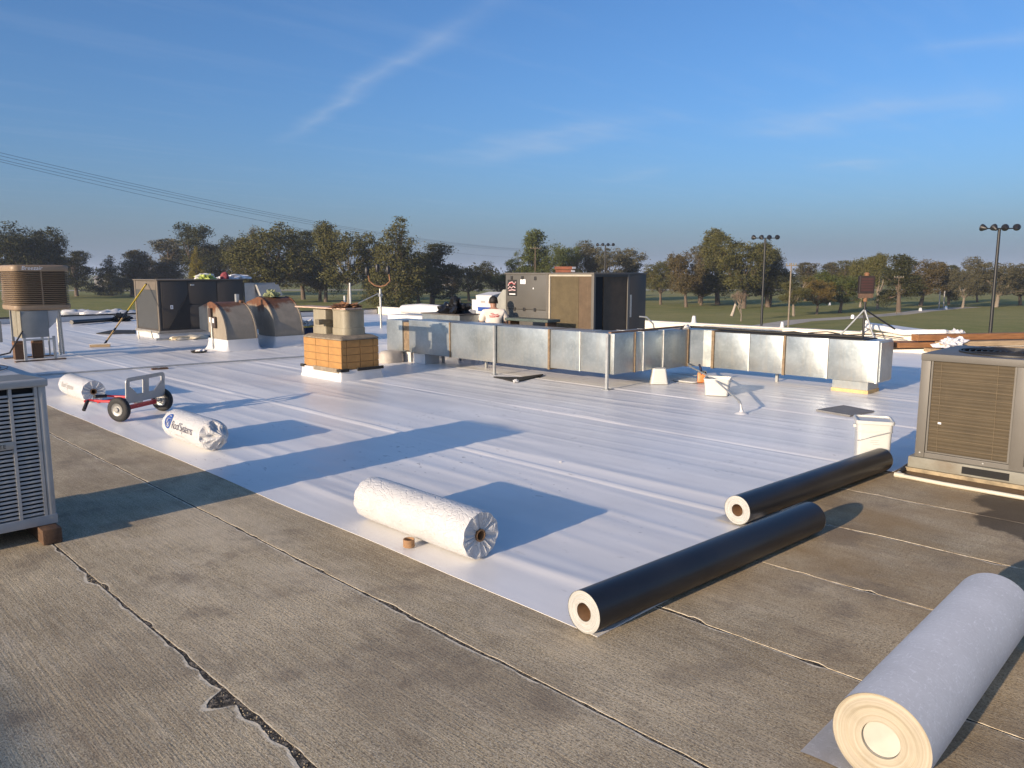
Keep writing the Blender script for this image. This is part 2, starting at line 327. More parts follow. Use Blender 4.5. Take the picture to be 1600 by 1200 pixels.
# ---------------------------------------------------------------- mesh helpers
def link(o, parent=None):
    COL.objects.link(o)
    if parent is not None: o.parent = parent
    return o
def empty(name, loc=(0, 0, 0), rz=0., rx=0., ry=0.):
    o = bpy.data.objects.new(name, None); o.empty_display_size = .1; COL.objects.link(o)
    o.location = loc; o.rotation_euler = (rx, ry, rz); return o
def tag(o, label=None, cat=None, group=None, kind=None):
    if label: o['label'] = label
    if cat: o['category'] = cat
    if group: o['group'] = group
    if kind: o['kind'] = kind
    return o
def thing(name, label, cat, loc=(0, 0, 0), rz=0., group=None): return tag(empty(name, loc, rz), label, cat, group)
def mesh_of(bm, mat, smooth=None, name='m'):
    me = bpy.data.meshes.new(name); bmesh.ops.recalc_face_normals(bm, faces=bm.faces)
    if smooth is not None:
        lim = R(smooth)
        for f in bm.faces: f.smooth = True
        for e in bm.edges:
            if len(e.link_faces) == 2: e.smooth = e.calc_face_angle(0) < lim
    bm.to_mesh(me); bm.free()
    for m in (mat if isinstance(mat, (list, tuple)) else [mat]): me.materials.append(m)
    return me
def obj(name, bm, mat, parent=None, smooth=None, loc=None, rot=None):
    o = bpy.data.objects.new(name, mesh_of(bm, mat, smooth, name)); link(o, parent)
    if loc is not None: o.location = loc
    if rot is not None: o.rotation_euler = rot
    return o
def again(name, src, parent, loc, rot=None, scale=None):
    o = bpy.data.objects.new(name, src.data); link(o, parent); o.location = loc
    if rot is not None: o.rotation_euler = rot
    if scale is not None: o.scale = scale
    return o
def NBM(): return bmesh.new()
def box(bm, x0, x1, y0, y1, z0, z1, bev=0., seg=2, mi=0, M=None):
    r = bmesh.ops.create_cube(bm, size=1.); vs = r['verts']
    for v in vs: v.co = Vector((x0 + (v.co.x + .5) * (x1 - x0), y0 + (v.co.y + .5) * (y1 - y0), z0 + (v.co.z + .5) * (z1 - z0)))
    if M is not None: bmesh.ops.transform(bm, matrix=M, verts=vs)
    fs = list({f for v in vs for f in v.link_faces})
    for f in fs: f.material_index = mi
    if bev:
        es = list({e for v in vs for e in v.link_edges}); bmesh.ops.bevel(bm, geom=es, offset=bev, segments=seg, affect='EDGES', profile=.6)
    return bm
def bx(*a, **k): return box(NBM(), *a, **k)
def frame_for(d):
    d = d.normalized(); a = Vector((0, 0, 1)) if abs(d.z) < .95 else Vector((1, 0, 0))
    u = d.cross(a).normalized(); return u, d.cross(u).normalized()
def tube(bm, pts, rad, n=8, caps=True, mi=0):
    pts = [Vector(p) for p in pts]; rads = rad if isinstance(rad, (list, tuple)) else [rad] * len(pts); rings = []
    u = None
    for i, p in enumerate(pts):
        d = (pts[min(i + 1, len(pts) - 1)] - pts[max(i - 1, 0)])
        if d.length < 1e-9: d = Vector((0, 0, 1))
        if u is None: u, w = frame_for(d)
        else:
            d = d.normalized(); u = (u - d * u.dot(d)).normalized(); w = d.cross(u)
        rings.append([bm.verts.new(p + (u * math.cos(2 * math.pi * k / n) + w * math.sin(2 * math.pi * k / n)) * rads[i]) for k in range(n)])
    for a, b in zip(rings, rings[1:]):
        for k in range(n):
            f = bm.faces.new((a[k], a[(k + 1) % n], b[(k + 1) % n], b[k])); f.material_index = mi
    if caps:
        for rg in (rings[0], rings[-1]):
            f = bm.faces.new(rg); f.material_index = mi
    return bm
def lathe(bm, prof, n=24, M=None, mi=0, cap=True):
    rings = []
    for r, z in prof:
        rings.append([bm.verts.new(Vector((r * math.cos(2 * math.pi * k / n), r * math.sin(2 * math.pi * k / n), z))) for k in range(n)])
    for a, b in zip(rings, rings[1:]):
        for k in range(n):
            f = bm.faces.new((a[k], a[(k + 1) % n], b[(k + 1) % n], b[k])); f.material_index = mi
    if cap:
        for rg in (rings[0], rings[-1]): bm.faces.new(rg).material_index = mi
    if M is not None: bmesh.ops.transform(bm, matrix=M, verts=[v for rg in rings for v in rg])
    return bm
def prism(bm, prof, axis, a, b, mi=0):
    """extrude a closed profile [(p,q)] along axis from a to b"""
    def mk(p, q, t):
        c = [0, 0, 0]; o = [k for k in range(3) if k != axis]; c[o[0]], c[o[1]], c[axis] = p, q, t; return bm.verts.new(c)
    A = [mk(p, q, a) for p, q in prof]; B = [mk(p, q, b) for p, q in prof]; n = len(prof)
    for k in range(n): bm.faces.new((A[k], A[(k + 1) % n], B[(k + 1) % n], B[k])).material_index = mi
    bm.faces.new(A).material_index = mi; bm.faces.new(B).material_index = mi
    return bm
def holed_plate(bm, outer, holes, y0, y1):
    """flat plate in XZ with holes, thickness along Y"""
    pts = [outer] + holes; edges = []
    for loop in pts:
        vs = [bm.verts.new((p[0], y0, p[1])) for p in loop]
        for k in range(len(vs)): edges.append(bm.edges.new((vs[k], vs[(k + 1) % len(vs)])))
    r = bmesh.ops.triangle_fill(bm, edges=edges, use_beauty=True)
    fs = [g for g in r['geom'] if isinstance(g, bmesh.types.BMFace)]
    e = bmesh.ops.extrude_face_region(bm, geom=fs)
    for v in [g for g in e['geom'] if isinstance(g, bmesh.types.BMVert)]: v.co.y = y1
    return bm
def lump(seed, sx, sy, sz, amp=.35, freq=2.2, sub=3, flat=True):
    bm = NBM(); bmesh.ops.create_icosphere(bm, subdivisions=sub, radius=1.)
    for v in bm.verts:
        p = v.co.copy(); d = 1 + amp * mnoise.fractal(p * freq + Vector((seed * 7.3, seed, 0)), 1., 2., 4)
        p = p * d
        if flat: p.z = max(p.z, -.15)
        v.co = Vector((p.x * sx, p.y * sy, (p.z + (.15 if flat else 1)) * sz))
    return bm
FONTC = {}
def text_bm(s, size, shear=0., space=1.):
    cu = bpy.data.curves.new('t', 'FONT'); cu.body = s; cu.size = size; cu.shear = shear; cu.space_character = space; cu.resolution_u = 3
    o = bpy.data.objects.new('t', cu); COL.objects.link(o); dg = bpy.context.evaluated_depsgraph_get()
    me = bpy.data.meshes.new_from_object(o.evaluated_get(dg)); bm = NBM(); bm.from_mesh(me)
    bpy.data.objects.remove(o); bpy.data.meshes.remove(me); return bm
def skin_mesh(verts, edges, radii, root=0, sub=2):
    me = bpy.data.meshes.new('sk'); me.from_pydata(verts, edges, []); o = bpy.data.objects.new('sk', me); COL.objects.link(o)
    o.modifiers.new('s', 'SKIN'); sm = o.modifiers.new('d', 'SUBSURF'); sm.levels = sub; sm.render_levels = sub
    for i, r in enumerate(radii):
        me.skin_vertices[0].data[i].radius = r if isinstance(r, tuple) else (r, r); me.skin_vertices[0].data[i].use_root = (i == root)
    dg = bpy.context.evaluated_depsgraph_get(); out = bpy.data.meshes.new_from_object(o.evaluated_get(dg)); bpy.data.objects.remove(o)
    for p in out.polygons: p.use_smooth = True
    return out
def mobj(name, me, mat, parent):
    me.materials.clear(); me.materials.append(mat); return link(bpy.data.objects.new(name, me), parent)
# ================================================================ SETTING
GZ = -4.2
def grid_sheet(xs, ys, zf, skirt=None):
    bm = NBM(); V = [[bm.verts.new((x, y, zf(x, y))) for y in ys] for x in xs]
    for i in range(len(xs) - 1):
        for j in range(len(ys) - 1): bm.faces.new((V[i][j], V[i + 1][j], V[i + 1][j + 1], V[i][j + 1]))
    if skirt is not None:
        rim = [V[i][0] for i in range(len(xs))] + [V[-1][j] for j in range(1, len(ys))] + [V[i][-1] for i in range(len(xs) - 2, -1, -1)] + [V[0][j] for j in range(len(ys) - 2, 0, -1)]
        low = [bm.verts.new((v.co.x, v.co.y, min(skirt, v.co.z - .0015))) for v in rim]
        for k in range(len(rim)): bm.faces.new((rim[k], rim[(k + 1) % len(rim)], low[(k + 1) % len(rim)], low[k]))
    return bm
g = NBM(); box(g, -2600, 2600, -2600, 2600, GZ - .5, GZ); tag(obj('ground', g, m_grass()), kind='structure')
def strip(name, pts, wid, z, mat):
    bm = NBM(); prev = None
    for i, p in enumerate(pts):
        a = Vector(pts[max(i - 1, 0)]); b = Vector(pts[min(i + 1, len(pts) - 1)]); d = (b - a); d.z = 0; d.normalize(); n = Vector((-d.y, d.x, 0)) * wid / 2
        q = (bm.verts.new((p[0] + n.x, p[1] + n.y, z)), bm.verts.new((p[0] - n.x, p[1] - n.y, z)))
        if prev: bm.faces.new((prev[0], prev[1], q[1], q[0]))
        prev = q
    return tag(obj(name, bm, mat), kind='structure')
pp = [on_ground(x, y, GZ) for x, y in ((1180, 512), (1250, 501), (1320, 497), (1400, 491), (1440, 486), (1490, 481.5), (1520, 480))]
strip('path', pp, 3.2, GZ + .01, PATHM)
strip('road', [on_ground(x, y, GZ) for x, y in ((-200, 454.5), (100, 454), (300, 453.5), (600, 453), (900, 453), (1200, 453), (1500, 453), (1800, 453))], 14, GZ + .012, PATHM)
# building under the roof
wl = NBM(); box(wl, -9.9, 19.25, -7.9, 30.4, GZ, -.16); tag(obj('building_wall', wl, simple('stucco', (.5, .45, .37), .9)), kind='structure')
slab = tag(obj('roof_slab', bx(-9.9, 19.25, -7.9, 30.4, -.155, -.0025), FILL), kind='structure')
# concrete planks with ragged joints ------------------------------------------------
deck = tag(empty('concrete_deck'), kind='structure')
random.seed(4)
SPALL = {0: [(2.25, .13, .034, -1), (2.5, .12, .030, -1), (2.70, .10, .035, -1), (2.86, .075, .115, -1), (3.05, .12, .022, -1), (3.25, .08, .012, -1), (4.57, .10, .030, -1), (4.42, .07, .02, 1), (1.9, .2, .05, -1)],
         1: [(2.55, .25, .012, -1), (3.1, .2, .010, 1), (2.9, .06, .014, -1), (4.0, .1, .008, -1)],
         2: [(2.02, .14, .022, 1), (1.9, .05, .03, 1), (1.3, .05, .02, 1)], 3: [(1.42, .03, .03, 1), (.9, .1, .01, -1)], 4: [(1.6, .3, .012, 1)], 5: [(1.8, .3, .012, -1)]}
def joint_edge(j, y, side):
    x = JX0 + JP * j; n = mnoise.noise(Vector((j * 3.1, y * 2.2, side * 5.))); n2 = mnoise.noise(Vector((j * 9.1, y * 19., side * 3.)))
    base = (.0062 if j in (0, 1) else .0040) + .0035 * n + .004 * max(0, n2)
    n3 = mnoise.noise(Vector((j * 5.7, y * 7., side * 9.)))
    if n3 > .12: base += (n3 - .12) * .022
    for yc, w, a, sd in SPALL.get(j, []):
        if sd == side:
            t = (y - yc) / w
            if abs(t) < 1: base += a * (1 - t * t) * (.85 + .30 * mnoise.noise(Vector((y * 14, j, 1.))) + .10 * mnoise.noise(Vector((y * 45, j, 1.))))
    drift = .006 * mnoise.noise(Vector((j * 2.7, y * .5, 0)))
    return x + drift + side * max(.0012, base)
for j in range(-4, 9):
    x0, x1 = JX0 + JP * j, JX0 + JP * (j + 1)
    ytop = 12.6 if x0 < 2.6 else 3.0
    ylo = -3. if j > -3 else 0.
    ys = list(np.arange(ylo, min(5.5, ytop), .022)) + list(np.arange(5.5, ytop + .01, .09)) if ytop > 5.5 else list(np.arange(ylo, ytop + .01, .022))
    bm = NBM(); prev = None; wl_ = bm.verts.layers.float.new('wear')
    dz = random.uniform(-.0008, .0004)
    for y in ys:
        l, r = joint_edge(j, y, 1), joint_edge(j + 1, y, -1)
        wl, wr_ = min(1., .6 + abs(l - x0) * 12), min(1., .75 + abs(r - x1) * 12); bl, br_ = .018 + .2 * abs(l - x0), .034 + .3 * abs(r - x1)
        xs = (l, l, l + bl, l + (r - l) * .5, r - br_, r, r); zs = (-.03, dz - .0006, dz, dz, dz, dz - .0006, -.03); ws = (wl, wl, 0, 0, 0, wr_, wr_)
        cur = []
        for a, b, c_ in zip(xs, zs, ws): v_ = bm.verts.new((a, y, b)); v_[wl_] = c_; cur.append(v_)
        if prev:
            for k in range(6): bm.faces.new((prev[k], prev[k + 1], cur[k + 1], cur[k]))
        else: bm.faces.new(cur)
        prev = cur
    bm.faces.new(prev)
    obj('concrete_plank', bm, CONC, deck)
# crumbs of broken concrete lying in the spalled joint
random.seed(9)
cr = NBM()
for k in range(120):
    y = random.choice([random.uniform(2.1, 3.0), random.uniform(2.1, 3.0), random.uniform(4.4, 4.7)]); l = joint_edge(0, y, -1); r = joint_edge(0, y, 1)
    if r - l < .01: continue
    s = random.uniform(.001, .0035); x = random.uniform(l, r)
    rr = bmesh.ops.create_icosphere(cr, subdivisions=1, radius=s)
    bmesh.ops.translate(cr, verts=rr['verts'], vec=(x, y, -.003 + s * .35))
o = obj('joint_rubble', cr, CONC, deck); o['kind'] = 'stuff'
# white membrane ----------------------------------------------------------------------
memb = tag(empty('roof_membrane'), kind='structure')
SW = 2.1; SX0 = 2.70
def ripple(x, y):
    y2 = y * .09 + .15 * mnoise.noise(Vector((x * .2, y * .25, 4)))
    a = mnoise.noise(Vector((x * 1.5, y2, 0.))); b = mnoise.noise(Vector((x * 3.6, y2 * 2.2, 7.)))
    k = max(0., 1 - abs(a) * 3.6) ** 2 * .0075 + max(0., 1 - abs(b) * 4.5) ** 2 * .0045
    g3 = mnoise.noise(Vector((x * 5.5, y * .22, 21.))); k += max(0., 1 - abs(g3) * 9.) ** 2 * .0035 * (.5 + .5 * mnoise.noise(Vector((x * .8, y * .4, 30.))))
    f = mnoise.noise(Vector((x * .6, y * .5, 11.))) * .004 + .004
    c = mnoise.noise(Vector((x * 2.2, y * 1.3, 15.))) * .0015 + .0015
    return .003 + k + f + c
def sheet(xa, xb, ya, yb, lap=.09, wav=True):
    nx = 64; near = max(ya, 11.)
    ys = (list(np.arange(ya, near, .10)) + list(np.arange(near, yb, .35)) + [yb]) if ya < 11 else list(np.arange(ya, yb, .35)) + [yb]
    xs = list(np.linspace(xa, xb, nx)) + [xb + .008, xb + lap]
    def zf(x, y):
        z = ripple(x, y)
        e_ = min(1., (x - xa) / .4); z = .003 + (z - .003) * e_ * e_ * (3 - 2 * e_)
        if x > xb + .002: z += .0026
        return z
    bm = grid_sheet(xs, ys, zf, .001)
    if wav:
        for v in bm.verts:
            if abs(v.co.x - xa) < 1e-5: v.co.x += .018 * mnoise.noise(Vector((xa, v.co.y * .9, 2.)))
    return obj('membrane_sheet', bm, MEMB, memb, smooth=50)
for k in range(8):
    xa = SX0 + SW * k; ya = {0: 2.13, 1: 2.40, 2: 2.24}.get(k, -7.4)
    sheet(xa, min(xa + SW, 19.0), ya, 27.0 if xa > 10.5 else 30.1)
for k in range(6):
    xa = SX0 - SW * (k + 1); sheet(xa, xa + SW, 12.35, 30.1, wav=False)
# parapets ---------------------------------------------------------------------------------
def parapet(label, x0, x1, y0, y1, h, inner, capmat):
    t = thing('parapet_wall', label, 'parapet wall', (0, 0, 0))
    obj('wall_face', bx(x0, x1, y0, y1, -.02, h, bev=.02), inner, t, smooth=40)
    obj('coping', bx(x0 - .03, x1 + .03, y0 - .03, y1 + .03, h + .002, h + .035, bev=.012), capmat, t, smooth=40)
    return t
parapet('long cream parapet along the right edge of the roof, beyond the ductwork', 19.0, 19.25, -7.8, 27.0, .27, CREAMW, CREAMW)
parapet('low white parapet with dark coping at the rear, behind the tan rooftop unit', 11.0, 18.99, 27.04, 27.3, .2, FLASH, TAR)
parapet('low white parapet with dark coping at the rear left, behind the yellow pole', -9.8, 10.7, 30.15, 30.4, .2, FLASH, TAR)
parapet('short white parapet joining the two rear parapets behind the dark unit', 10.75, 10.97, 27.35, 30.4, .2, FLASH, TAR)
lg = tag(obj('ledge_step', bx(17.7, 18.95, -7.6, 11.5, .0, .16, bev=.015), CREAMW), 'low cream ledge running along the foot of the right parapet', 'ledge')
# ================================================================ THINGS ON THE ROOF
MZ = .012
# ---- rolls ------------------------------------------------------------------------------
def cyl_x(r, L, n=48, r2=None):
    """hollow roll along +X from 0 to L, centred on its axis"""
    bm = NBM(); k0, k1 = [], []
    return lathe(bm, [(r, 0), (r, L)], n, Matrix.Rotation(R(90), 4, 'Y'), cap=False)
def ring_x(ri, ro, x, n=48, rows=4, wob=0., seed=0):
    bm = NBM(); rings = []
    for i in range(rows + 1):
        r = ri + (ro - ri) * i / rows
        rings.append([bm.verts.new((x + (wob * mnoise.noise(Vector((r * 60, seed, math.sin(2 * math.pi * k / n) * .6))) if 0 < i < rows else 0), r * math.cos(2 * math.pi * k / n), r * math.sin(2 * math.pi * k / n))) for k in range(n)])
    for a, b in zip(rings, rings[1:]):
        for k in range(n): bm.faces.new((a[k], a[(k + 1) % n], b[(k + 1) % n], b[k]))
    return bm
def sheet_roll(name, label, pa, pb, r, core, outer, endm, corem, flap=None, flapm=None, plugged=False):
    a, b = Vector(pa), Vector(pb); d = b - a; L = d.length
    t = thing(name, label, 'roll', (a.x, a.y, a.z), math.atan2(d.y, d.x))
    c = (0, 0, r)
    bm = cyl_x(r, L, 64)
    for v in bm.verts:                       # outer turn slightly loose
        an = math.atan2(v.co.y, v.co.z); k = 1 + .006 * math.sin(an + 1.); v.co.y *= k; v.co.z *= k
    obj('outer_layer', bm, outer, t, smooth=60, loc=c)
    obj('roll_end', ring_x(core, r * .998, .002, 64, 14, .018, 1), endm, t, smooth=80, loc=c)
    obj('roll_end', ring_x(core, r * .998, L - .002, 64, 14, .008, 2), endm, t, smooth=80, loc=c)
    cb = lathe(NBM(), [(core, 0.004), (core, L - .004)], 32, Matrix.Rotation(R(90), 4, 'Y'), cap=False); obj('core_tube', cb, corem, t, smooth=60, loc=c)
    if plugged: obj('core_plug', lathe(NBM(), [(core * .97, .012), (core * .97, .02)], 32, Matrix.Rotation(R(90), 4, 'Y')), CREAM, t, smooth=30, loc=c)
    if flap:
        fb = NBM(); prev = None
        for i in range(15):
            q = i / 14; y = -flap[0] + (flap[0]) * q if flap[0] < 0 else flap[0] * (1 - q)
            z = .004 + .012 * max(0, q - .6) * (1 if True else 0) + .003 * math.sin(q * 5)
            cur = [fb.verts.new((x_, y, z)) for x_ in (-.012, L * .5, L * .995)]
            if prev:
                for k in range(2): fb.faces.new((prev[k], prev[k + 1], cur[k + 1], cur[k]))
            prev = cur
        bmesh.ops.solidify(fb, geom=fb.faces[:], thickness=-.0018)
        obj('loose_end', fb, flapm or outer, t, smooth=40)
    return t
sheet_roll('membrane_roll', 'long black membrane roll nearest the camera, at the corner of the white sheet', (2.68, 2.20, 0.004), (4.84, 2.06, .004), .104, .045, BLACK, RING_X, CARD)
sheet_roll('membrane_roll', 'long black membrane roll farther off, with the square white bucket at its far end', (4.62, 2.47, 0.016), (6.80, 2.31, .016), .099, .042, BLACK, RING_X, CARD, flap=(.17,), flapm=MEMB)
sheet_roll('felt_roll', 'thick grey felt roll lying on bare concrete in the bottom right corner', (2.53, .80, 0.006), (3.98, .815, .006), .158, .062, FELT, RING_F, CREAM, flap=(.26,), flapm=FELT, plugged=True)
def wrapped_roll(label, x, y0, y1, r, z, style, seed, rz=0.):
    L = y1 - y0; t = thing('wrapped_roll', label, 'roll', (x, y0, z), rz)
    bm = NBM(); n, m = 72, 44; rings = []
    for i in range(m + 1):
        y = L * i / m; ring = []
        e = min(i, m - i)
        for k in range(n):
            an = 2 * math.pi * k / n; p = Vector((math.cos(an), math.sin(an), 0))
            rr = r * (1 + .012 * mnoise.noise(Vector((p.x * 2.5, p.y * 2.5, y * 4 + seed))) + .006 * mnoise.noise(Vector((p.x * 7, p.y * 7, y * 9 + seed))))
            if e == 0: rr *= .955 + .02 * math.sin(an * 11 + seed)
            elif e == 1: rr *= .99
            ring.append(bm.verts.new((rr * p.x, y, max(-r + .0, rr * p.y))))
        rings.append(ring)
    for a, b in zip(rings, rings[1:]):
        for k in range(n): bm.faces.new((a[k], a[(k + 1) % n], b[(k + 1) % n], b[k]))
    def endcap(ring, y, sgn, st):
        prev = ring; rows = 7
        rad = [math.hypot(v.co.x, v.co.z) for v in ring]
        for i in range(1, rows + 1):
            q = i / rows; cur = []
            for k in range(n):
                an = 2 * math.pi * k / n
                if st == 'pleat':
                    rr = rad[k] * (1 - q) + r * .26 * q; pl = mnoise.noise(Vector((math.cos(an) * 5.5, math.sin(an) * 5.5, seed))) + .7 * math.sin(an * 13 + 2.2 * math.sin(an * 3 + seed)); dy = .010 * pl * (1 - .5 * q) * math.sin(min(1, q * 3) * 1.57) - .012 * q
                else:
                    rr = rad[k] * (1 - q) ** .8 + .012 * q; pl = mnoise.noise(Vector((math.cos(an) * 2.6, math.sin(an) * 2.6, seed + q * 2))); dy = (.05 * pl * math.sin(q * 3.1) + .085 * q ** 1.4); rr *= 1 + .25 * pl * math.sin(q * 3.1)
                cur.append(bm.verts.new((rr * math.cos(an) + (.05 * q if st != 'pleat' else 0), y + sgn * dy, max(-r, rr * math.sin(an)))))
            for k in range(n): bm.faces.new((prev[k], prev[(k + 1) % n], cur[(k + 1) % n], cur[k]))
            prev = cur
        if st != 'pleat': bm.faces.new(prev)
    endcap(rings[0], 0, -1, style); endcap(rings[-1], L, 1, 'pleat')
    obj('plastic_wrap', bm, WRAP, t, smooth=38, loc=(0, 0, r))
    cm = Matrix.Rotation(R(-90), 4, 'X')
    cb = NBM(); lathe(cb, [(r * .26, .006), (r * .26, L - .006)], 28, cm, cap=False); lathe(cb, [(r * .2, .0), (r * .2, L)], 28, cm, cap=False)
    lathe(cb, [(r * .2, .001), (r * .265, .001)], 28, cm, cap=False)
    if style == 'pleat': obj('core_tube', cb, CARD, t, smooth=50, loc=(0, 0, r))
    else: cb.free()
    return t
def print_on_roll(t, bm, mat, r, y0, phi0, name='lettering'):
    bmesh.ops.triangulate(bm, faces=bm.faces)
    bmesh.ops.subdivide_edges(bm, edges=[e for e in bm.edges if e.calc_length() > .05], cuts=3)
    for v in bm.verts:
        tx, ty = v.co.x, v.co.y; ph = phi0 + ty / r; v.co = Vector((-(r * 1.022) * math.cos(ph), y0 - tx, r + (r * 1.022) * math.sin(ph)))
    return obj(name, bm, mat, t)
wrapped_roll('white plastic wrapped roll nearest the camera, with the brown tape ring beside it', 2.97, 3.23, 4.36, .147, MZ, 'pleat', 3.1)
tb = wrapped_roll('white wrapped roll with a blue logo and lettering, in front of the hand truck', 3.08, 7.12, 8.02, .150, MZ, 'twist', 8.7)
print_on_roll(tb, text_bm('Roof Systems', .112, 0, .82), GREYINK, .150, .64, .02)
lgb = NBM(); n = 28
def ring2(bm, ro, ri, cx, cy, sx=1.):
    A = [bm.verts.new((cx + sx * ro * math.cos(2 * math.pi * k / n), cy + ro * math.sin(2 * math.pi * k / n), 0)) for k in range(n)]
    B = [bm.verts.new((cx + sx * ri * math.cos(2 * math.pi * k / n), cy + ri * math.sin(2 * math.pi * k / n), 0)) for k in range(n)]
    for k in range(n): bm.faces.new((A[k], A[(k + 1) % n], B[(k + 1) % n], B[k]))
ring2(lgb, .078, .060, 0, 0); ring2(lgb, .05, .042, 0, 0)
for x_, y_, w_, h_ in ((-.02, -.03, .012, .055), (.0, -.01, .012, .035), (.018, -.03, .012, .055), (-.045, .03, .09, .016)):
    v4 = [lgb.verts.new((x_ + a * w_, y_ + b * h_, 0)) for a, b in ((0, 0), (1, 0), (1, 1), (0, 1))]; lgb.faces.new(v4)
print_on_roll(tb, lgb, BLUE, .150, .74, .42, 'logo')
print_on_roll(tb, text_bm('roofing membrane', .03), FAINTINK, .150, .58, -.42)
tcx = wrapped_roll('small looking white wrapped roll behind the hand truck grips, with faded lettering', 3.16, 10.92, 11.95, .150, MZ, 'pleat', 5.3)
print_on_roll(tcx, text_bm('Roof Systems', .1, 0, .95), FAINTINK, .150, .85, .0)
wrapped_roll('white wrapped roll mostly hidden behind the grey louvred condenser', 2.6, 14.0, 15.0, .145, MZ, 'pleat', 2.3)
# tape ring
tr = thing('tape_ring', 'small brown cardboard tape core on the white sheet before the near wrapped roll', 'tape core', (2.80, 3.71, MZ))
tbm = lathe(NBM(), [(.036, 0), (.036, .048), (.032, .048), (.032, .0), (.036, 0)], 32, cap=False); obj('cardboard_ring', tbm, CARD, tr, smooth=40)
# ---- left condenser (louvred) ------------------------------------------------------------
CX0, CX1, CY0, CY1, CZ0, CZ1 = .38, 1.31, 5.47, 6.40, .115, 1.04
lc = thing('condenser_unit', 'grey louvred condenser cut by the left edge, standing on dark timber', 'air conditioner', (CX0, CY0, CZ0))
w_, d_, h_ = CX1 - CX0, CY1 - CY0, CZ1 - CZ0
obj('inner_case', bx(.03, w_ - .03, .03, d_ - .03, .02, h_ - .02), GREYD, lc)
for x_ in (0, w_ - .05):
    for y_ in (0, d_ - .05): obj('corner_post', bx(x_, x_ + .05, y_, y_ + .05, 0, h_, bev=.018, seg=3), GREYP, lc, smooth=50)
obj('bottom_rail', bx(-.004, w_ + .004, -.004, d_ + .004, -.012, .05, bev=.006), GREYP, lc, smooth=40)
topb = NBM(); box(topb, -.012, w_ + .012, -.012, d_ + .012, h_ - .045, h_ + .006, bev=.014, seg=3)
obj('top_cover', topb, GREYP, lc, smooth=45)
tp = NBM(); prism(tp, [(0, 0), (w_, 0), (w_ * .86, .035), (w_ * .14, .035)], 1, .02, d_ - .02); bmesh.ops.translate(tp, verts=tp.verts, vec=(0, 0, h_ + .0065)); obj('top_crown', tp, GREYP, lc)
obj('top_rib', bx(.2, .215, .08, d_ - .08, h_ + .042, h_ + .05, bev=.003), GREYP, lc)
fan = NBM()
for k in range(9): tube(fan, [(w_ / 2 + (.04 + .04 * k) * math.cos(a * math.pi / 16), d_ / 2 + (.04 + .04 * k) * math.sin(a * math.pi / 16), h_ + .052) for a in range(33)], .003, 5, caps=False)
obj('fan_grille', fan, BLKM, lc, smooth=60)
NC = 6; colw = (w_ - .10) / NC; rows = 30; pitch = (h_ - .13) / rows
sl_b = bx(0, colw - .018, 0, .012, 0, pitch * .60, bev=.003); slat0 = None
for c_ in range(NC):
    xx = .05 + colw * c_
    if c_ < NC - 1: obj('mullion', bx(xx + colw - .018, xx + colw, -.002, .03, .05, h_ - .045), GREYP, lc)
    else: obj('mullion', bx(xx + colw - .018, xx + colw, .0, .03, .05, h_ - .045), GREYP, lc)
    for r_ in range(rows):
        zz_ = .06 + pitch * r_
        if c_ == NC - 2 and 17 <= r_ <= 18: continue
        if slat0 is None: slat0 = obj('slat', sl_b, GREYP, lc, smooth=40, loc=(xx, .002, zz_), rot=(R(-9), 0, 0))
        else: again('slat', slat0, lc, (xx, .002, zz_), (R(-9), 0, 0))
xx = .05 + colw * (NC - 2)
obj('badge', bx(xx - .03, xx + colw - .016, -.006, .012, .06 + pitch * 17 - .004, .06 + pitch * 19 - .008, bev=.003), STEEL, lc, smooth=40)
bt = text_bm('ELITE', .034, 0, 1.05); obj('lettering', bt, INKK, lc, loc=(xx + .0, -.0075, .06 + pitch * 17 + .008), rot=(R(90), 0, 0))
for yy in (0,):   # solid back and side panels with pressed ribs
    obj('side_panel', bx(-.001, .012, .05, d_ - .05, .05, h_ - .045), GREYP, lc); obj('side_panel', bx(w_ - .012, w_ + .001, .05, d_ - .05, .05, h_ - .045), GREYP, lc)
    obj('side_panel', bx(.05, w_ - .05, d_ - .012, d_ + .001, .05, h_ - .045), GREYP, lc)
scb = NBM(); box(scb, -.006, .006, -.003, .0, -.006, .006); obj('screw', scb, STEEL, lc, loc=(w_ - .03, -.002, .03))
for x_, n_ in ((1.245, 'right'), (.46, 'left')):
    tt = thing('timber_sleeper', 'dark timber block under the front corner of the louvred condenser' if n_ == 'right' else 'dark timber block under the outer side of the louvred condenser', 'timber block', (x_, 5.36, .002))
    obj('timber', bx(-.05, .06, 0, 1.1, 0, .098, bev=.008), WOODD, tt, smooth=40)
# ---- right condenser -----------------------------------------------------------------------
RX, RY0, RY1, RZ0, RZ1, RD = 7.06, .05, 2.13, .135, 1.025, 1.05
rc = thing('condenser_unit', 'large taupe condenser with dusty brown coil at the right edge, on a beige base rail', 'air conditioner', (RX, RY0, 0.003))
W2 = RY1 - RY0
obj('base_rail', bx(-.03, RD + .02, -.02, W2 + .04, .035, .13, bev=.006), BEIGEB, rc, smooth=40)
obj('base_foot', bx(-.045, RD + .03, -.03, W2 + .055, 0, .034, bev=.004), simple('mossy_foot', (.30, .24, .15), .9, var=.4, scale=12), rc)
for yy in (.28, 1.36): obj('fork_slot', bx(-.034, .02, yy, yy + .34, .052, .112), GREYD, rc)
obj('inner_case', bx(.06, RD - .06, .06, W2 - .06, .14, RZ1 - .05), GREYD, rc)
for yy, ww in ((W2 - .075, .075), (W2 - .80, .10), (W2 - 1.50, .10), (0, .075)):
    obj('corner_post', bx(0, .06, yy, yy + ww, .131, RZ1 - .06, bev=.005), TAUPE, rc, smooth=40)
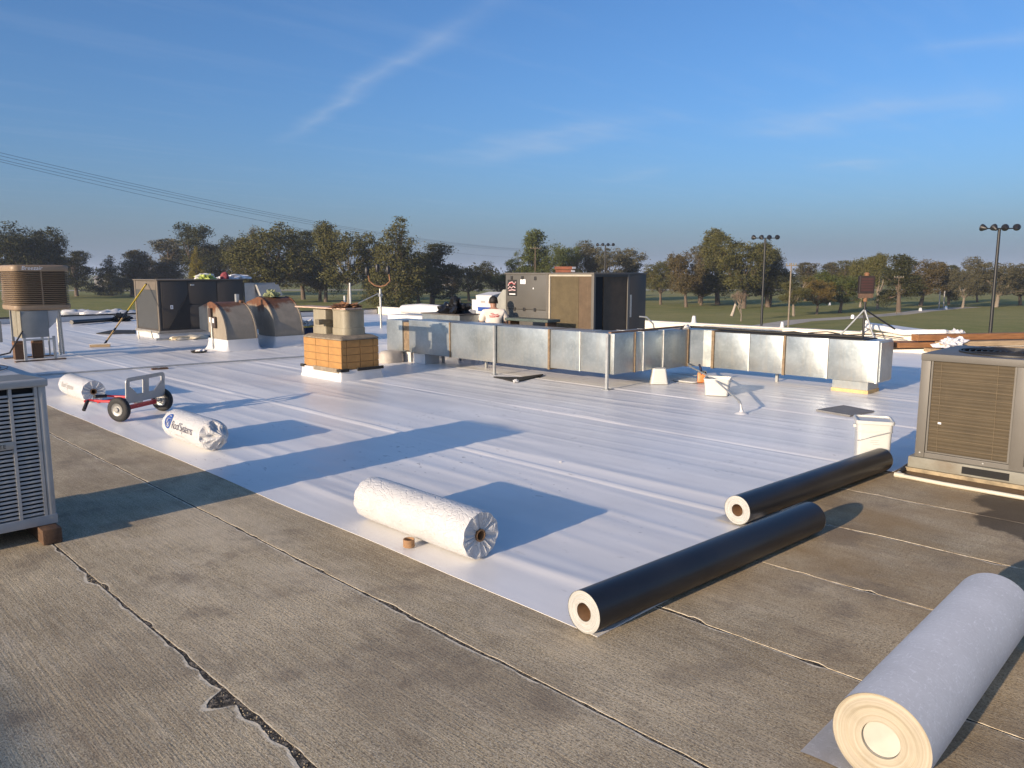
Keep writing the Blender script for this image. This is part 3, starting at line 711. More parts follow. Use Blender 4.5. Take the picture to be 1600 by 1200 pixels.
obj('corner_post', bx(RD - .06, RD, W2 - .075, W2, .131, RZ1 - .06, bev=.005), TAUPE, rc); obj('corner_post', bx(RD - .06, RD, 0, .075, .131, RZ1 - .06, bev=.005), TAUPE, rc)
obj('top_rail', bx(-.004, RD + .004, -.004, W2 + .004, RZ1 - .06, RZ1, bev=.008), TAUPE, rc, smooth=40)
obj('lower_rail', bx(.001, .05, .0755, W2 - .0755, .132, .175, bev=.004), TAUPE, rc)
for y0, y1 in ((.08, W2 - 1.502), (W2 - 1.398, W2 - .802), (W2 - .698, W2 - .078)):
    obj('coil_panel', bx(.022, .05, y0, y1, .178, RZ1 - .062), COILR, rc)
    fr = NBM(); box(fr, .010, .03, y0, y0 + .014, .178, RZ1 - .062); box(fr, .010, .03, y1 - .014, y1, .178, RZ1 - .062); box(fr, .010, .03, y0 + .0145, y1 - .0145, .178, .19); obj('coil_trim', fr, TAUPE, rc)
    wr = NBM()
    for z_ in np.arange(.235, RZ1 - .08, .072): tube(wr, [(.019, y0 + .015, z_ + .004 * math.sin(z_ * 40)), (.017, (y0 + y1) / 2, z_ + .005 * math.sin(z_ * 70)), (.019, y1 - .015, z_ + .004 * math.cos(z_ * 60))], .0022, 5)
    for y_ in (y0 + .12, y0 + (y1 - y0) * .86): tube(wr, [(.016, y_, .18), (.016, y_ + .01, RZ1 - .064)], .0022, 5)
    obj('coil_guard_wire', wr, simple('dull_wire', (.14, .105, .06), .6), rc)
obj('side_coil', bx(.08, RD - .08, W2 - .03, W2 - .008, .178, RZ1 - .062), COILR, rc)
for k in range(2):
    cy = W2 * (.27 + .46 * k); fg = NBM()
    for q in range(8): tube(fg, [(RD / 2 + (.06 + .045 * q) * math.cos(a * math.pi / 16), cy + (.06 + .045 * q) * math.sin(a * math.pi / 16), RZ1 + .010) for a in range(33)], .004, 5, caps=False)
    for a in range(6): tube(fg, [(RD / 2, cy, RZ1 + .008), (RD / 2 + .40 * math.cos(a * math.pi / 3), cy + .40 * math.sin(a * math.pi / 3), RZ1 + .008)], .005, 5)
    g_ = obj('fan_guard', fg, BLKM, rc); obj('fan_ring', lathe(NBM(), [(.41, RZ1 + .001), (.41, RZ1 + .014), (.395, RZ1 + .014), (.395, RZ1 + .001)], 40, Matrix.Translation((RD / 2, cy, 0))), BLKM, rc, smooth=40)
for y_, z_ in ((W2 - .04, .17), (W2 * .5, .17), (W2 * .75, .155), (W2 - .035, RZ1 - .03), (W2 * .5, RZ1 - .03), (W2 * .8, RZ1 - .028)):
    obj('screw', lathe(NBM(), [(.009, -.006), (.006, 0)], 8, Matrix.Translation((-.002, y_, z_)) @ Matrix.Rotation(R(-90), 4, 'Y')), STEEL, rc)
obj('paper_tag', bx(.008, .012, W2 - .16, W2 - .135, .30, .315, M=Matrix.Rotation(R(4), 4, 'X')), WHITEP, rc)
# condensate pipe in front of it
pv = thing('drain_pipe', 'pale plastic drain pipe lying on the concrete before the right condenser', 'pipe', (0, 0, 0))
pb = NBM(); tube(pb, [(6.74, 2.13, .02), (6.71, 1.8, .02), (6.70, 1.2, .021), (6.70, .2, .02)], .017, 12); obj('pipe_run', pb, PVC, pv, smooth=50)
pb = NBM(); tube(pb, [(6.74, 2.175, .0215), (6.74, 2.10, .0215)], .0212, 12); tube(pb, [(6.735, 2.15, .0215), (6.80, 2.16, .0215)], .0205, 12); obj('elbow', pb, PVC, pv, smooth=50)
pb = NBM(); tube(pb, [(6.78, 2.16, .02), (7.02, 2.19, .02)], .016, 10); obj('dark_hose', pb, RUBBER, pv, smooth=50)
ou = thing('rooftop_unit', 'added tan stand-in for a rooftop unit outside the frame, casting the lower left shadow', 'air conditioner', (-9.2, 1.7, 0.003))  # unseen unit added off-frame, sized so its shadow falls at lower left
obj('base_frame', bx(0, 1.5, 0, 2.35, 0, .3, bev=.01), TAUPE, ou); obj('cabinet', bx(.02, 1.48, .02, 2.33, .301, 1.86, bev=.01), TANP, ou, smooth=40); obj('top_cover', bx(-.02, 1.52, -.02, 2.37, 1.861, 1.89, bev=.008), TAUPE, ou)
for a, b in ((.1, 1.1), (1.2, 2.25)): obj('coil_panel', bx(1.481, 1.5, a, b, .4, 1.78), COILC, ou)
# ---- square bucket and the other pails ---------------------------------------------------
def rrect(w, d, r, n=5):
    o = []
    for cx, cy, a0 in ((w - r, d - r, 0), (-w + r, d - r, 90), (-w + r, -d + r, 180), (w - r, -d + r, 270)):
        for k in range(n + 1):
            a = R(a0 + 90 * k / n); o.append((cx + r * math.cos(a), cy + r * math.sin(a)))
    return o
def square_pail(name, label, loc, rz, w0, w1, h, lid, flip=False, label_print=False, handle=True):
    t = thing(name, label, 'bucket', loc, rz)
    def loft(levels, mat, nm, cap0=True, cap1=True):
        bm = NBM(); prev = None
        for w, r, z in levels:
            cur = [bm.verts.new((p, q, z)) for p, q in rrect(w, w, r)]
            if prev:
                for k in range(len(cur)): bm.faces.new((prev[k], prev[(k + 1) % len(cur)], cur[(k + 1) % len(cur)], cur[k]))
            elif cap0: bm.faces.new(cur)
            prev = cur
        if cap1: bm.faces.new(prev)
        return obj(nm, bm, mat, t, smooth=35)
    if flip: loft([(w1 * 1.04, .03, 0), (w1 * 1.04, .03, .02), (w1, .03, .022), (w0, .03, h)], PLASTICW, 'pail_body')
    else:
        loft([(w0, .03, 0), (w0 * 1.01, .032, .01), (w1 * .965, .035, h * .76), (w1 * .965, .035, h * .765)], PLASTICW, 'pail_body', True, False)
        loft([(w1 * .968, .035, h * .765), (w1 * 1.02, .036, h * .768), (w1 * 1.02, .036, h * .79), (w1 * .985, .036, h * .792), (w1, .036, h * .93)] + ([] if lid else [(w1 * 1.03, .036, h * .94), (w1 * 1.03, .036, h), (w1 * .97, .036, h), (w1 * .9, .03, h * .3), (w0 * .9, .03, .02)]), PLASTICW, 'pail_rim', False, not lid)
        if lid: loft([(w1 * 1.07, .038, h * .925), (w1 * 1.085, .04, h * .93), (w1 * 1.085, .04, h * .995), (w1 * 1.06, .04, h), (w1 * .98, .036, h), (w1 * .96, .034, h * .965)], PLASTICW, 'lid')
        if handle:
            for s in (-1, 1): obj('handle_lug', bx(-.02, .02, s * w1 * 1.0 - .008, s * w1 * 1.0 + .02, h * .80, h * .86, bev=.004), PLASTICW, t, smooth=40)
            hb = NBM(); tube(hb, [(-w1 * 1.04, -w1 * .95, h * .80), (-w1 * 1.13, -w1 * .5, h * .76), (-w1 * 1.16, w1 * .1, h * .70), (-w1 * 1.10, w1 * .85, h * .60), (-w1 * 1.0, w1 * .98, h * .58)], .0035, 6); obj('wire_handle', hb, STEEL, t, smooth=60)
    if label_print:
        for k, (a, b) in enumerate(((-.035, .03), (-.03, .035), (-.04, .01))):
            obj('print_line', bx(-w1 * .985, -w1 * .966, a, b, h * .60 - k * .018, h * .606 - k * .018), FAINTINK, t)
    return t
square_pail('square_bucket', 'square white lidded bucket standing behind the far end of a black roll', (6.93, 2.44, MZ + .004), R(26), .128, .142, .425, True, label_print=True)
square_pail('square_bucket', 'white upturned pail under the duct corner, used as a prop', (9.93, 6.72, MZ + .006), R(40), .10, .13, .235, False, flip=True)
square_pail('square_bucket', 'open white square tub by the orange tool, under the bent conduit', (9.58, 5.50, MZ + .006), R(25), .15, .175, .235, False, handle=False)
# ---- hand truck lying on its back ------------------------------------------------------
hx, hy = Vector((2.97, 9.30)), Vector((3.58, 9.66)); ax = (hy - hx).normalized(); mid = (hx + hy) / 2
ht = thing('hand_truck', 'red hand truck with black tyres and grey toe plate, lying on the white sheet', 'hand truck', (mid.x, mid.y, MZ), math.atan2(ax.y, ax.x))
def roundrect(x0, x1, z0, z1, r, n=5):
    o = []
    for cx, cz, a0 in ((x1 - r, z1 - r, 0), (x0 + r, z1 - r, 90), (x0 + r, z0 + r, 180), (x1 - r, z0 + r, 270)):
        for k in range(n + 1): a = R(a0 + 90 * k / n); o.append((cx + r * math.cos(a), cz + r * math.sin(a)))
    return o
pl = holed_plate(NBM(), roundrect(-.325, .325, .20, .50, .05), [[(-.265, .455), (-.05, .455), (-.05, .295), (-.14, .295), (-.265, .40)], [(.05, .455), (.265, .455), (.265, .40), (.14, .295), (.05, .295)]], -.006, .006)
obj('toe_plate', pl, ALU, ht, loc=(0, -.02, 0), rot=(R(4), 0, 0))
for s in (-1, 1):
    Mx = Matrix.Translation((s * .36, .03, .142)) @ Matrix.Rotation(R(90), 4, 'Y')
    tyre = lathe(NBM(), [(.072, -.030), (.105, -.037), (.132, -.032), (.142, -.016), (.142, .016), (.132, .032), (.105, .037), (.072, .030)], 32, Mx, cap=False)
    wh = obj('wheel', tyre, RUBBER, ht, smooth=50)
    rim = lathe(NBM(), [(.02, -.045), (.03, -.03), (.058, -.026), (.075, -.036), (.075, .036), (.058, .026), (.03, .03), (.02, .045)], 24, Mx); obj('rim', rim, simple('light_rim', (.25, .25, .24), .4, metal=.4), wh, smooth=40)
obj('axle', tube(NBM(), [(-.34, .03, .142), (.34, .03, .142)], .011, 10), STEEL, ht, smooth=60)
fr = NBM()
for s in (-1, 1): tube(fr, [(s * .15, 0.0, .20), (s * .16, .2, .195), (s * .17, .42, .19), (s * .16, .54, .19)], .016, 10)
for yy in (.18, .34, .50): tube(fr, [(-.165, yy, .182 - .02 * yy), (.165, yy, .182 - .02 * yy)], .012, 8)
obj('frame', fr, RED, ht, smooth=60)
obj('axle_bracket', bx(-.24, .24, .01, .05, .115, .165, bev=.006), RED, ht, smooth=40)
lp = NBM(); tube(lp, [(-.16, .54, .19), (-.19, .60, .20), (-.24, .62, .19)], .014, 8); tube(lp, [(.16, .54, .19), (.13, .60, .20), (.08, .62, .21)], .014, 8); obj('handle_loop', lp, RED, ht, smooth=60)
for p0, p1 in (((-.20, .61, .195), (-.31, .57, .10)), ((.10, .62, .205), (-.06, .64, .22))): obj('grip', tube(NBM(), [p0, p1], .021, 10), RUBBER, ht, smooth=50)
obj('stair_glide', bx(-.045, .045, .04, .10, .11, .21, bev=.01), STEEL, ht, smooth=40)
# ---- low steel conduit crossing the roof and its block ------------------------------------
cd = tag(obj('conduit', tube(NBM(), [(-2.0, 14.85, .045), (3.42, 14.3, .045), (5.1, 14.12, .05), (7.9, 13.82, .045), (9.0, 13.7, .045)], .016, 8), STEEL, smooth=60), 'thin steel conduit running low across the white roof behind the hand truck', 'conduit')
wb_ = thing('timber_block', 'small dark timber block carrying the low conduit, above the toe plate', 'timber block', (5.02, 14.02, MZ), R(-6)); obj('timber', bx(0, .27, -.045, .045, 0, .026, bev=.004), WOODD, wb_); obj('strap', bx(.1, .13, -.046, .046, .0262, .0285), STEEL, wb_)
# ---- evaporative cooler -----------------------------------------------------------------------
ec = thing('evaporative_cooler', 'brown louvred evaporative cooler on a grey metal box at the far left', 'cooler', (3.66, 17.0, 0.01))
cw, cd_, z0, z1 = 1.0, 1.05, 1.0, 1.85
def rr_loft(bm, levels, ox, oy, w, d, r, n=5, cap=True):
    prev = None
    for ins, z in levels:
        cur = [bm.verts.new((ox + p, oy + q, z)) for p, q in rrect(w / 2 - ins, d / 2 - ins, max(.02, r - ins), n)]
        if prev:
            for k in range(len(cur)): bm.faces.new((prev[k], prev[(k + 1) % len(cur)], cur[(k + 1) % len(cur)], cur[k]))
        elif cap: bm.faces.new(cur)
        prev = cur
    if cap: bm.faces.new(prev)
    return bm
ox, oy = cw / 2, cd_ / 2
obj('pad_core', rr_loft(NBM(), [(.06, z0 + .06), (.06, z1 - .1)], ox, oy, cw, cd_, .12), COOLD, ec, smooth=40)
obj('lid', rr_loft(NBM(), [(.005, z1 - .125), (0, z1 - .12), (0, z1 - .03), (.02, z1 - .008), (.06, z1)], ox, oy, cw, cd_, .13), COOLER, ec, smooth=45)
obj('water_tray', rr_loft(NBM(), [(.03, z0 - .02), (.005, z0), (0, z0 + .03), (0, z0 + .075), (.01, z0 + .08)], ox, oy, cw, cd_, .13), COOLER, ec, smooth=45)
nsl = 17; sp = (z1 - .13 - (z0 + .085)) / nsl; sl0 = None
for k in range(nsl):
    zc = z0 + .088 + sp * k
    if sl0 is None: sl0 = obj('slat', rr_loft(NBM(), [(.006, 0), (.002, .004), (.03, sp * .62), (.036, sp * .60), (.012, .0)], ox, oy, cw, cd_, .13, cap=False), COOLER, ec, smooth=45, loc=(0, 0, zc))
    else: again('slat', sl0, ec, (0, 0, zc))
for xx in (ox - .012,): obj('mullion', bx(xx, xx + .024, .012, .05, z0 + .08, z1 - .12), COOLER, ec)
obj('lettering', text_bm('Breezair', .105, .2), WHITEP, ec, loc=(.17, -.004, z1 - .095), rot=(R(90), 0, 0))
px0 = .10
obj('plenum_box', bx(px0, px0 + .46, .03, .65, .46, .975, bev=.008), simple('blue_grey_sheet', (.20, .215, .215), .5, var=.1), ec, smooth=40)
obj('plenum_edge', bx(px0 - .012, px0 - .001, .02, .30, .455, .97, bev=.003), simple('buff_sheet', (.22, .20, .15), .6), ec); obj('plenum_edge', bx(px0 - .012, px0 - .001, .33, .66, .455, .97, bev=.003), simple('buff_sheet', (.22, .20, .15), .6), ec)
tpv = NBM(); prism(tpv, [(px0 + .47, .62), (px0 + .47, .97), (px0 + .66, .97), (px0 + .60, .75)], 1, .06, .62); obj('duct_throat', tpv, GREYP, ec)
for xx, yy in ((px0 + .01, .04), (px0 + .52, .05), (px0 + .01, .9), (px0 + .52, .9)): obj('leg', bx(xx, xx + .045, yy, yy + .045, .02, .98 if yy > .5 else .47), STEEL, ec)
obj('leg_rail', bx(px0 + .012, px0 + .56, .052, .078, .40, .43), STEEL, ec)
for yy in (.02, .88): obj('foot_timber', bx(px0 - .15, px0 + .72, yy, yy + .10, 0, .019), WOODD, ec)
for pts, r in (([(.92, .8, .02), (.92, .8, 1.0)], .028), ([(1.02, .95, .02), (1.0, .95, 1.0)], .024), ([(.72, .75, .02), (.72, .75, .5)], .016)): obj('water_pipe', tube(NBM(), pts, r, 10), STEEL, ec, smooth=60)
obj('black_hose', tube(NBM(), [(px0 - .0, -.02, .60), (px0 - .1, -.05, .45), (px0 - .25, -.06, .2), (px0 - .5, -.05, .15), (px0 - .9, 0, .2)], .016, 8), RUBBER, ec, smooth=60)
for k, (bxp, byp) in enumerate(((3.72, 17.55), (4.06, 17.6))):
    tt = thing('timber_post_block', ('rough brown timber block under the left of the cooler stand', 'rough brown timber block under the right of the cooler stand')[k], 'timber block', (bxp, byp, MZ)); obj('timber', bx(0, .17, 0, .17, 0, .36, bev=.01), WOODD, tt); obj('metal_strap', bx(-.003, .173, -.003, .173, .30, .325), RUSTST, tt)
gd = thing('grey_duct', 'pale grey horizontal duct running off the left edge behind the cooler stand', 'duct', (1.2, 18.1, .2)); obj('duct_body', bx(0, 2.45, 0, .4, .13, .55, bev=.01), GALV, gd); obj('duct_leg', bx(.9, .94, .1, .14, -.19, .13), STEEL, gd); obj('duct_leg', bx(2.2, 2.24, .1, .14, -.19, .13), STEEL, gd)
# ---- dark unit at left -------------------------------------------------------------------------
lu = thing('rooftop_unit', 'long dark brown rooftop unit at left, with a yellow pole leaning on it', 'air conditioner', (7.65, 20.6, .012))
LW, LD, LH = 2.35, 1.65, 1.53
obj('curb', bx(-.02, LW + .2, .03, LD - .02, 0, .13), FLASH, lu)
obj('base_frame', bx(-.03, LW + .03, -.03, LD + .03, .131, .2, bev=.008), simple('dusty_grey_frame', (.2, .19, .175), .6), lu, smooth=40)
obj('cabinet', bx(.012, LW - .01, .012, LD - .01, .201, LH - .03), BROWNP, lu)
for yy in (0, LD - .09): obj('edge_post', bx(0, .03, yy, yy + .09, .201, LH - .03), BROWNL, lu)
obj('filter_panel', bx(.004, .02, .12, LD - .12, .24, LH - .28, bev=.005), simple('slate_panel', (.055, .056, .054), .5, var=.1), lu); obj('louvre_header', bx(.002, .02, .12, LD - .12, LH - .27, LH - .05, bev=.005), BROWNL, lu)
obj('top_cover', bx(-.025, LW + .02, -.025, LD + .025, LH - .03, LH, bev=.008), BROWNL, lu, smooth=40)
for x0, x1, za, zb in ((.09, .76, .26, LH - .06), (.80, 1.55, .26, .86), (.80, 1.55, .88, LH - .06), (1.58, 2.28, .26, LH - .06)): obj('access_panel', bx(x0, x1, -.004, .012, za, zb, bev=.006), BROWNP, lu, smooth=40)
hd = NBM(); prism(hd, [(.22, .24), (.80, 1.18), (.80, .24)], 1, -.014, -.006); obj('shade_triangle', hd, simple('near_black_shade', (.018, .017, .016), .6), lu)  # thin near-black triangle on the side panel, shade put into its colour
obj('sticker', bx(.30, .37, -.008, -.005, .76, .86), WHITEP, lu); obj('sticker_print', bx(.325, .345, -.0095, -.0085, .78, .84), GREYINK, lu)
obj('panel_handle', bx(.85, .95, -.03, -.005, 1.36, 1.40, bev=.006), STEEL, lu)
obj('hood_panel', bx(LW + .025, LW + .32, .0, .07, .45, 1.42, bev=.006), simple('pale_hood_sheet', (.36, .36, .35), .45, var=.12), lu)
eh = NBM(); prism(eh, [(0.1, .75), (0.1, 1.42), (.95, 1.36), (.5, .75)], 0, LW + .33, LW + 1.0); obj('intake_hood', eh, simple('pale_hood_sheet', (.36, .36, .35), .45, var=.12), lu)
e2 = NBM(); prism(e2, [(LW + .33, 1.37), (LW + 1.0, 1.37), (LW + 1.12, 1.05), (LW + .45, 1.05)], 1, -.10, .095); obj('intake_hood_face', e2, simple('pale_hood_sheet', (.36, .36, .35), .45, var=.12), lu)
for k, (pts, r, m_) in enumerate((([(-.3, -.5, .03), (.2, -.55, .03), (1.0, -.35, .035), (1.7, -.3, .04)], .03, STEEL), ([(-.5, .1, .02), (-.5, .1, .22), (-.28, -.15, .22), (-.25, -.15, .02)], .02, PVC), ([(.2, -.8, .03), (.8, -.75, .05), (1.3, -.6, .03)], .02, RUBBER))): obj('pipe', tube(NBM(), pts, r, 8), m_, lu, smooth=60)
for k, (x_, y_, s_) in enumerate(((8.1, 19.9, .5), (8.75, 19.2, .4))):
    tag(obj('insulation_scrap', lump(k + 3, s_, s_ * .45, .10, .5, 2.5), simple('cream_foam', (.62, .55, .42), .9), loc=(x_, y_, MZ), smooth=40), ('long cream insulation scrap by the foot of the dark rooftop unit', 'smaller cream insulation scrap near the first rusty hood')[k], 'scrap')
v_ = thing('safety_vest', 'lime green vest dumped on top of the dark rooftop unit', 'vest', (9.05, 20.9, LH + .013)); obj('cloth', lump(1.7, .24, .2, .12, .6, 2.6, 4), LIMEC, v_, smooth=50); obj('reflective_strip', lump(2.2, .30, .06, .13, .3, 2.6, 3), WHITEC, v_, smooth=50)
tag(obj('cap', lump(4.4, .12, .12, .17, .15, 1.5), REDC, loc=(9.62, 20.95, LH + .013), smooth=50), 'dull red cap on the dark unit beside the lime vest', 'cap')
tag(obj('crumpled_cloth', lump(6.1, .45, .16, .10, .6, 3., 4), WHITEC, loc=(10.0, 21.2, LH + .013), smooth=50), 'crumpled white cloth on the dark unit right of the red cap', 'cloth')
# yellow pole
yp = thing('extension_pole', 'yellow handled squeegee pole leaning against the left end of the dark unit', 'pole', (0, 0, 0))
pa, pb_ = on_ground(163, 538, .07), Vector((7.60, 21.2, 1.42)); dv = pb_ - pa
obj('handle', tube(NBM(), [pa + dv * .52, pb_], .021, 8), YEL, yp, smooth=60); obj('lower_handle', tube(NBM(), [pa + dv * .05, pa + dv * .40], .019, 8), simple('orange_yellow_tube', (.55, .34, .12), .5), yp, smooth=60)
for q0, q1 in ((0, .05), (.40, .52), (.2, .24), (.985, 1.0)): obj('black_collar', tube(NBM(), [pa + dv * q0, pa + dv * q1], .024, 8), BLKM, yp, smooth=60)
obj('squeegee_head', bx(-.30, .12, -.05, .05, -.055, .0, bev=.008), WOOD, yp, loc=pa, rot=(0, 0, R(-20))); obj('squeegee_blade', bx(-.32, .14, -.012, .012, .002, .02), FLASH, yp, loc=pa, rot=(0, 0, R(-20)))
tag(obj('tangled_straps', lump(9.4, .26, .16, .22, .9, 3.4, 4), BLACKC, loc=on_ground(190, 493, .22) - Vector((0, 0, .2)), smooth=40), 'dark tangle of straps behind the yellow pole', 'straps')
# ---- two rusty barrel hoods ------------------------------------------------------------------
def barrel_hood(label, x0, y0, wx, top, dark_box):
    t = thing('exhaust_hood', label, 'exhaust hood', (x0, y0, .012)); dy = .76; zb = .24
    prof = [(dy * (1 - math.cos(a)), zb + (top - zb) * math.sin(a)) for a in [R(90 * k / 14) for k in range(15)]]
    prof2 = prof + [(1.35, top - .14), (1.35, .42), (.80, .36), (.80, zb)]
    shell = NBM(); prism(shell, prof2, 0, .03, wx - .03); obj('hood_shell', shell, HOODG, t, smooth=30)
    for xa in (-.002, wx - .029):
        e = NBM(); prism(e, [(p * 1.0 - .012 if i < 15 else p, q + .012) for i, (p, q) in enumerate(prof2)], 0, xa, xa + .031); obj('end_flange', e, HOODG, t, smooth=30)
    cb = NBM(); rr_loft(cb, [(-.09, 0), (-.03, .06), (0, .16), (0, .245)], wx / 2, .46, wx + .02, .98, .04); obj('curb_flashing', cb, FLASH, t, smooth=50)
    return t
h1 = barrel_hood('rusty topped barrel hood on a white curb, left one of the pair', 7.42, 16.22, .72, 1.05, False)
h2 = barrel_hood('rusty topped barrel hood on a white curb, right one of the pair', 8.62, 16.32, .74, 1.13, False)
obj('junction_box', bx(-.06, -.004, .62, .74, .72, .92, bev=.008), simple('brown_box_paint', (.05, .035, .03), .6), h1); obj('junction_box', bx(-.06, -.004, .42, .56, .48, .74, bev=.03), simple('brown_box_paint', (.05, .035, .03), .6), h1)
obj('conduit', tube(NBM(), [(-.03, .66, .72), (-.03, .66, .30), (-.05, .6, .1), (-.08, .5, .01)], .016, 8), STEEL, h1, smooth=60); obj('warning_label', bx(-.006, -.003, .78, .82, .60, .76), WHITEP, h1); obj('disconnect_label', bx(-.064, -.0605, .45, .53, .60, .70), WHITEP, h1)
obj('motor_stub', bx(.55, .62, .6, .68, 1.04, 1.22), STEEL, h1); obj('motor_plate', bx(.62, .70, .55, .72, 1.03, 1.08), RUSTST, h1)
tag(obj('grassy_rag', lump(11, .17, .13, .13, .7, 3., 4), simple('dry_green_rag', (.28, .30, .16), .9, var=.4, scale=12), loc=(8.98, 17.05, 1.145), smooth=40), 'green and white rag tucked on top of the right barrel hood', 'rag')
dl = thing('black_pan', 'black pan with a white rag on the roof in front of the barrel hoods', 'pan', on_ground(311, 551, MZ)); obj('pan', lathe(NBM(), [(.14, 0), (.17, .04), (.16, .045), (.13, .01)], 24), TAR, dl, smooth=40); obj('rag', lump(2.9, .10, .09, .05, .5, 2.5), WHITEC, dl, smooth=50, loc=(.03, 0, .02))
# ---- orange block chimney -------------------------------------------------------------------
ch = thing('block_chimney', 'square orange block chimney with two cream metal flues on top', 'chimney', (6.55, 10.34, .010))
bw, bd = .78, 1.20
cb = NBM(); rr_loft(cb, [(-.03, 0), (-.012, .05), (0, .15), (.0, .172)], bw / 2, bd / 2, bw, bd, .03, 2); 
for v in cb.verts: v.co += Vector((.012 * mnoise.noise(v.co * 5), .012 * mnoise.noise(v.co * 5 + Vector((3, 0, 0))), 0))
obj('base_flashing', cb, FLASH, ch, smooth=30)
for p0, p1 in (((-.03, bd * .35, .17), (-.012, bd * .80, .172)),): obj('torn_strip', bx(-.016, -.004, .05, .8, .13, .20), CONCAP, ch)
for x0, x1, y0, y1 in ((-.02, .14, -.02, .10), (.30, .80, -.022, .02), (-.02, .02, bd - .1, bd + .01)): obj('black_flashing', bx(x0, x1, y0, y1, .150, .196, bev=.006), TAR, ch)
mi = .035
obj('mortar_core', bx(mi + .012, bw - mi - .012, mi + .012, bd - mi - .012, .173, .632), MORTAR, ch)
cw4 = .117; bl0 = {}
def block(kx, x0, y0, wx, wy, z):
    key = (round(wx, 3), round(wy, 3))
    if key not in bl0: bl0[key] = obj('block', bx(0, wx, 0, wy, 0, cw4 - .006, bev=.004, seg=1), BLOCK, ch, loc=(x0, y0, z))
    else: again('block', bl0[key], ch, (x0, y0, z))
for c_ in range(4):
    z = .176 + cw4 * c_; LY = bd - 2 * mi; LX = bw - 2 * mi
    ny = 3; wy = (LY - .008 * (ny - 1)) / ny * 1.
    for k in range(ny):
        block('y', mi + random.uniform(-.002, .002), mi + k * (wy + .008), .10, wy, z); block('y', bw - mi - .10, mi + k * (wy + .008), .10, wy, z)
    nx = 2; wx = (LX - .216 - .008 * (nx - 1)) / nx
    for k in range(nx):
        block('x', mi + .108 + k * (wx + .008), mi, wx, .10, z); block('x', mi + .108 + k * (wx + .008), bd - mi - .10, wx, .10, z)
cap = rr_loft(NBM(), [(mi - .012, .645), (mi - .012, .665), (.09, .70), (.16, .712)], bw / 2, bd / 2, bw, bd, .06); 
for v in cap.verts:
    if v.co.z > .68: v.co.z += .015 * mnoise.noise(v.co * 9)
obj('cement_cap', cap, CONCAP, ch, smooth=30)
f1 = NBM(); rr_loft(f1, [(0, .70), (0, .82), (.012, .822), (.012, 1.09), (0.0, 1.10), (0, 1.115)], .40, .36, .44, .44, .12, 6); obj('flue_pipe', f1, STACKM, ch, smooth=40)
f2 = NBM(); rr_loft(f2, [(0, .70), (0, .82), (.01, .822), (.01, 1.10)], .33, .86, .36, .40, .03, 3); obj('flue_pipe', f2, STACKM, ch, smooth=40)
obj('flue_bracket', bx(.0, .22, .60, .72, .87, .95), simple('olive_bracket', (.14, .12, .08), .7), ch)
bdz = 1.118
b1 = thing('weathered_board', 'weathered plank laid across the chimney flues', 'plank', (6.62, 10.45, bdz + .012), R(2)); obj('board', bx(.1, .42, -.02, 1.45, 0, .022, bev=.003), simple('pinkish_board', (.45, .32, .24), .85, var=.3, scale=3, stretch=(12, 2, 12)), b1)
tag(obj('scrap_pile', lump(13.2, .22, .18, .06, .8, 4., 4), RUSTST, loc=(6.92, 10.72, bdz + .034), smooth=40), 'rusty scraps on the plank over the chimney flues', 'scraps')
# ---- mast with a yoke -----------------------------------------------------------------------
ma = thing('service_mast', 'steel mast with a curved yoke on top and guy wire, behind the chimney', 'mast', (14.0, 19.75, .012))
obj('mast_tube', tube(NBM(), [(0, 0, 0), (0, 0, 1.22)], .035, 10), STEEL, ma, smooth=60)
obj('yoke', tube(NBM(), [(-.25, .25, 1.62), (-.23, .23, 1.45), (-.12, .12, 1.32), (0, 0, 1.28), (.12, -.12, 1.32), (.22, -.22, 1.45), (.2, -.2, 1.66)], .025, 8), RUSTST, ma, smooth=60)
for k, p in enumerate(((-.28, .28, 1.62), (-.05, .05, 1.72), (.18, -.18, 1.66))): obj('insulator', lathe(NBM(), [(.04, 0), (.07, .06), (.07, .2), (.04, .26)], 12, Matrix.Translation(p)), BLKM, ma, smooth=40)
obj('clamp', bx(-.05, .05, -.05, .05, .98, 1.06), STEEL, ma); obj('guy_wire', tube(NBM(), [(0, 0, 1.1), (-2.6, .3, .05)], .014, 6), STEEL, ma)
for k, (px_a, py_a, px_b, py_b, fdp) in enumerate(((539, 484, 539, 462, 24.), (548, 484, 552, 442, 26.))):
    a, b = at_depth(px_a, py_a, fdp), at_depth(px_b, py_b, fdp); a.z = .012
    tag(obj('vent_pipe', tube(NBM(), [a, Vector((a.x, a.y, b.z))], .035, 8), STEEL, smooth=60), ('short thin standing pipe behind the chimney flues', 'tall thin standing pipe behind the chimney flues')[k], 'pipe')
# ---- galvanised duct run ----------------------------------------------------------------------
du = thing('duct_run', 'long zigzag galvanised metal duct on posts across the middle of the roof', 'duct', (8.9, 6.8, .012))
BSEAM = simple('brown_sealant', (.20, .145, .09), .9, var=.35, scale=18, bump=.6, bscale=40); LSEAM = simple('bright_cleat', (.62, .62, .58), .45, metal=.3)
def dbox(x0, x1, y0, y1, z0, z1): obj('duct_section', bx(x0 - 8.9, x1 - 8.9, y0 - 6.8, y1 - 6.8, z0 - .012, z1 - .012, bev=.006), GALV, du, smooth=40)
def dseam(x0, x1, y0, y1, z0, z1, m_): obj('seam_band', bx(x0 - 8.9, x1 - 8.9, y0 - 6.8, y1 - 6.8, z0 - .012, z1 - .012, bev=.004), m_, du)
dbox(8.9, 9.4, 11.87, 12.37, .21, .81); dbox(8.9, 9.4, 10.48, 11.66, .215, .83); dbox(8.9, 9.4, 9.32, 10.45, .21, .83); dbox(8.9, 9.4, 8.10, 9.28, .21, .83); dbox(8.9, 9.4, 7.455, 8.05, .23, .83); dbox(8.9, 9.4, 6.805, 7.435, .235, .83)
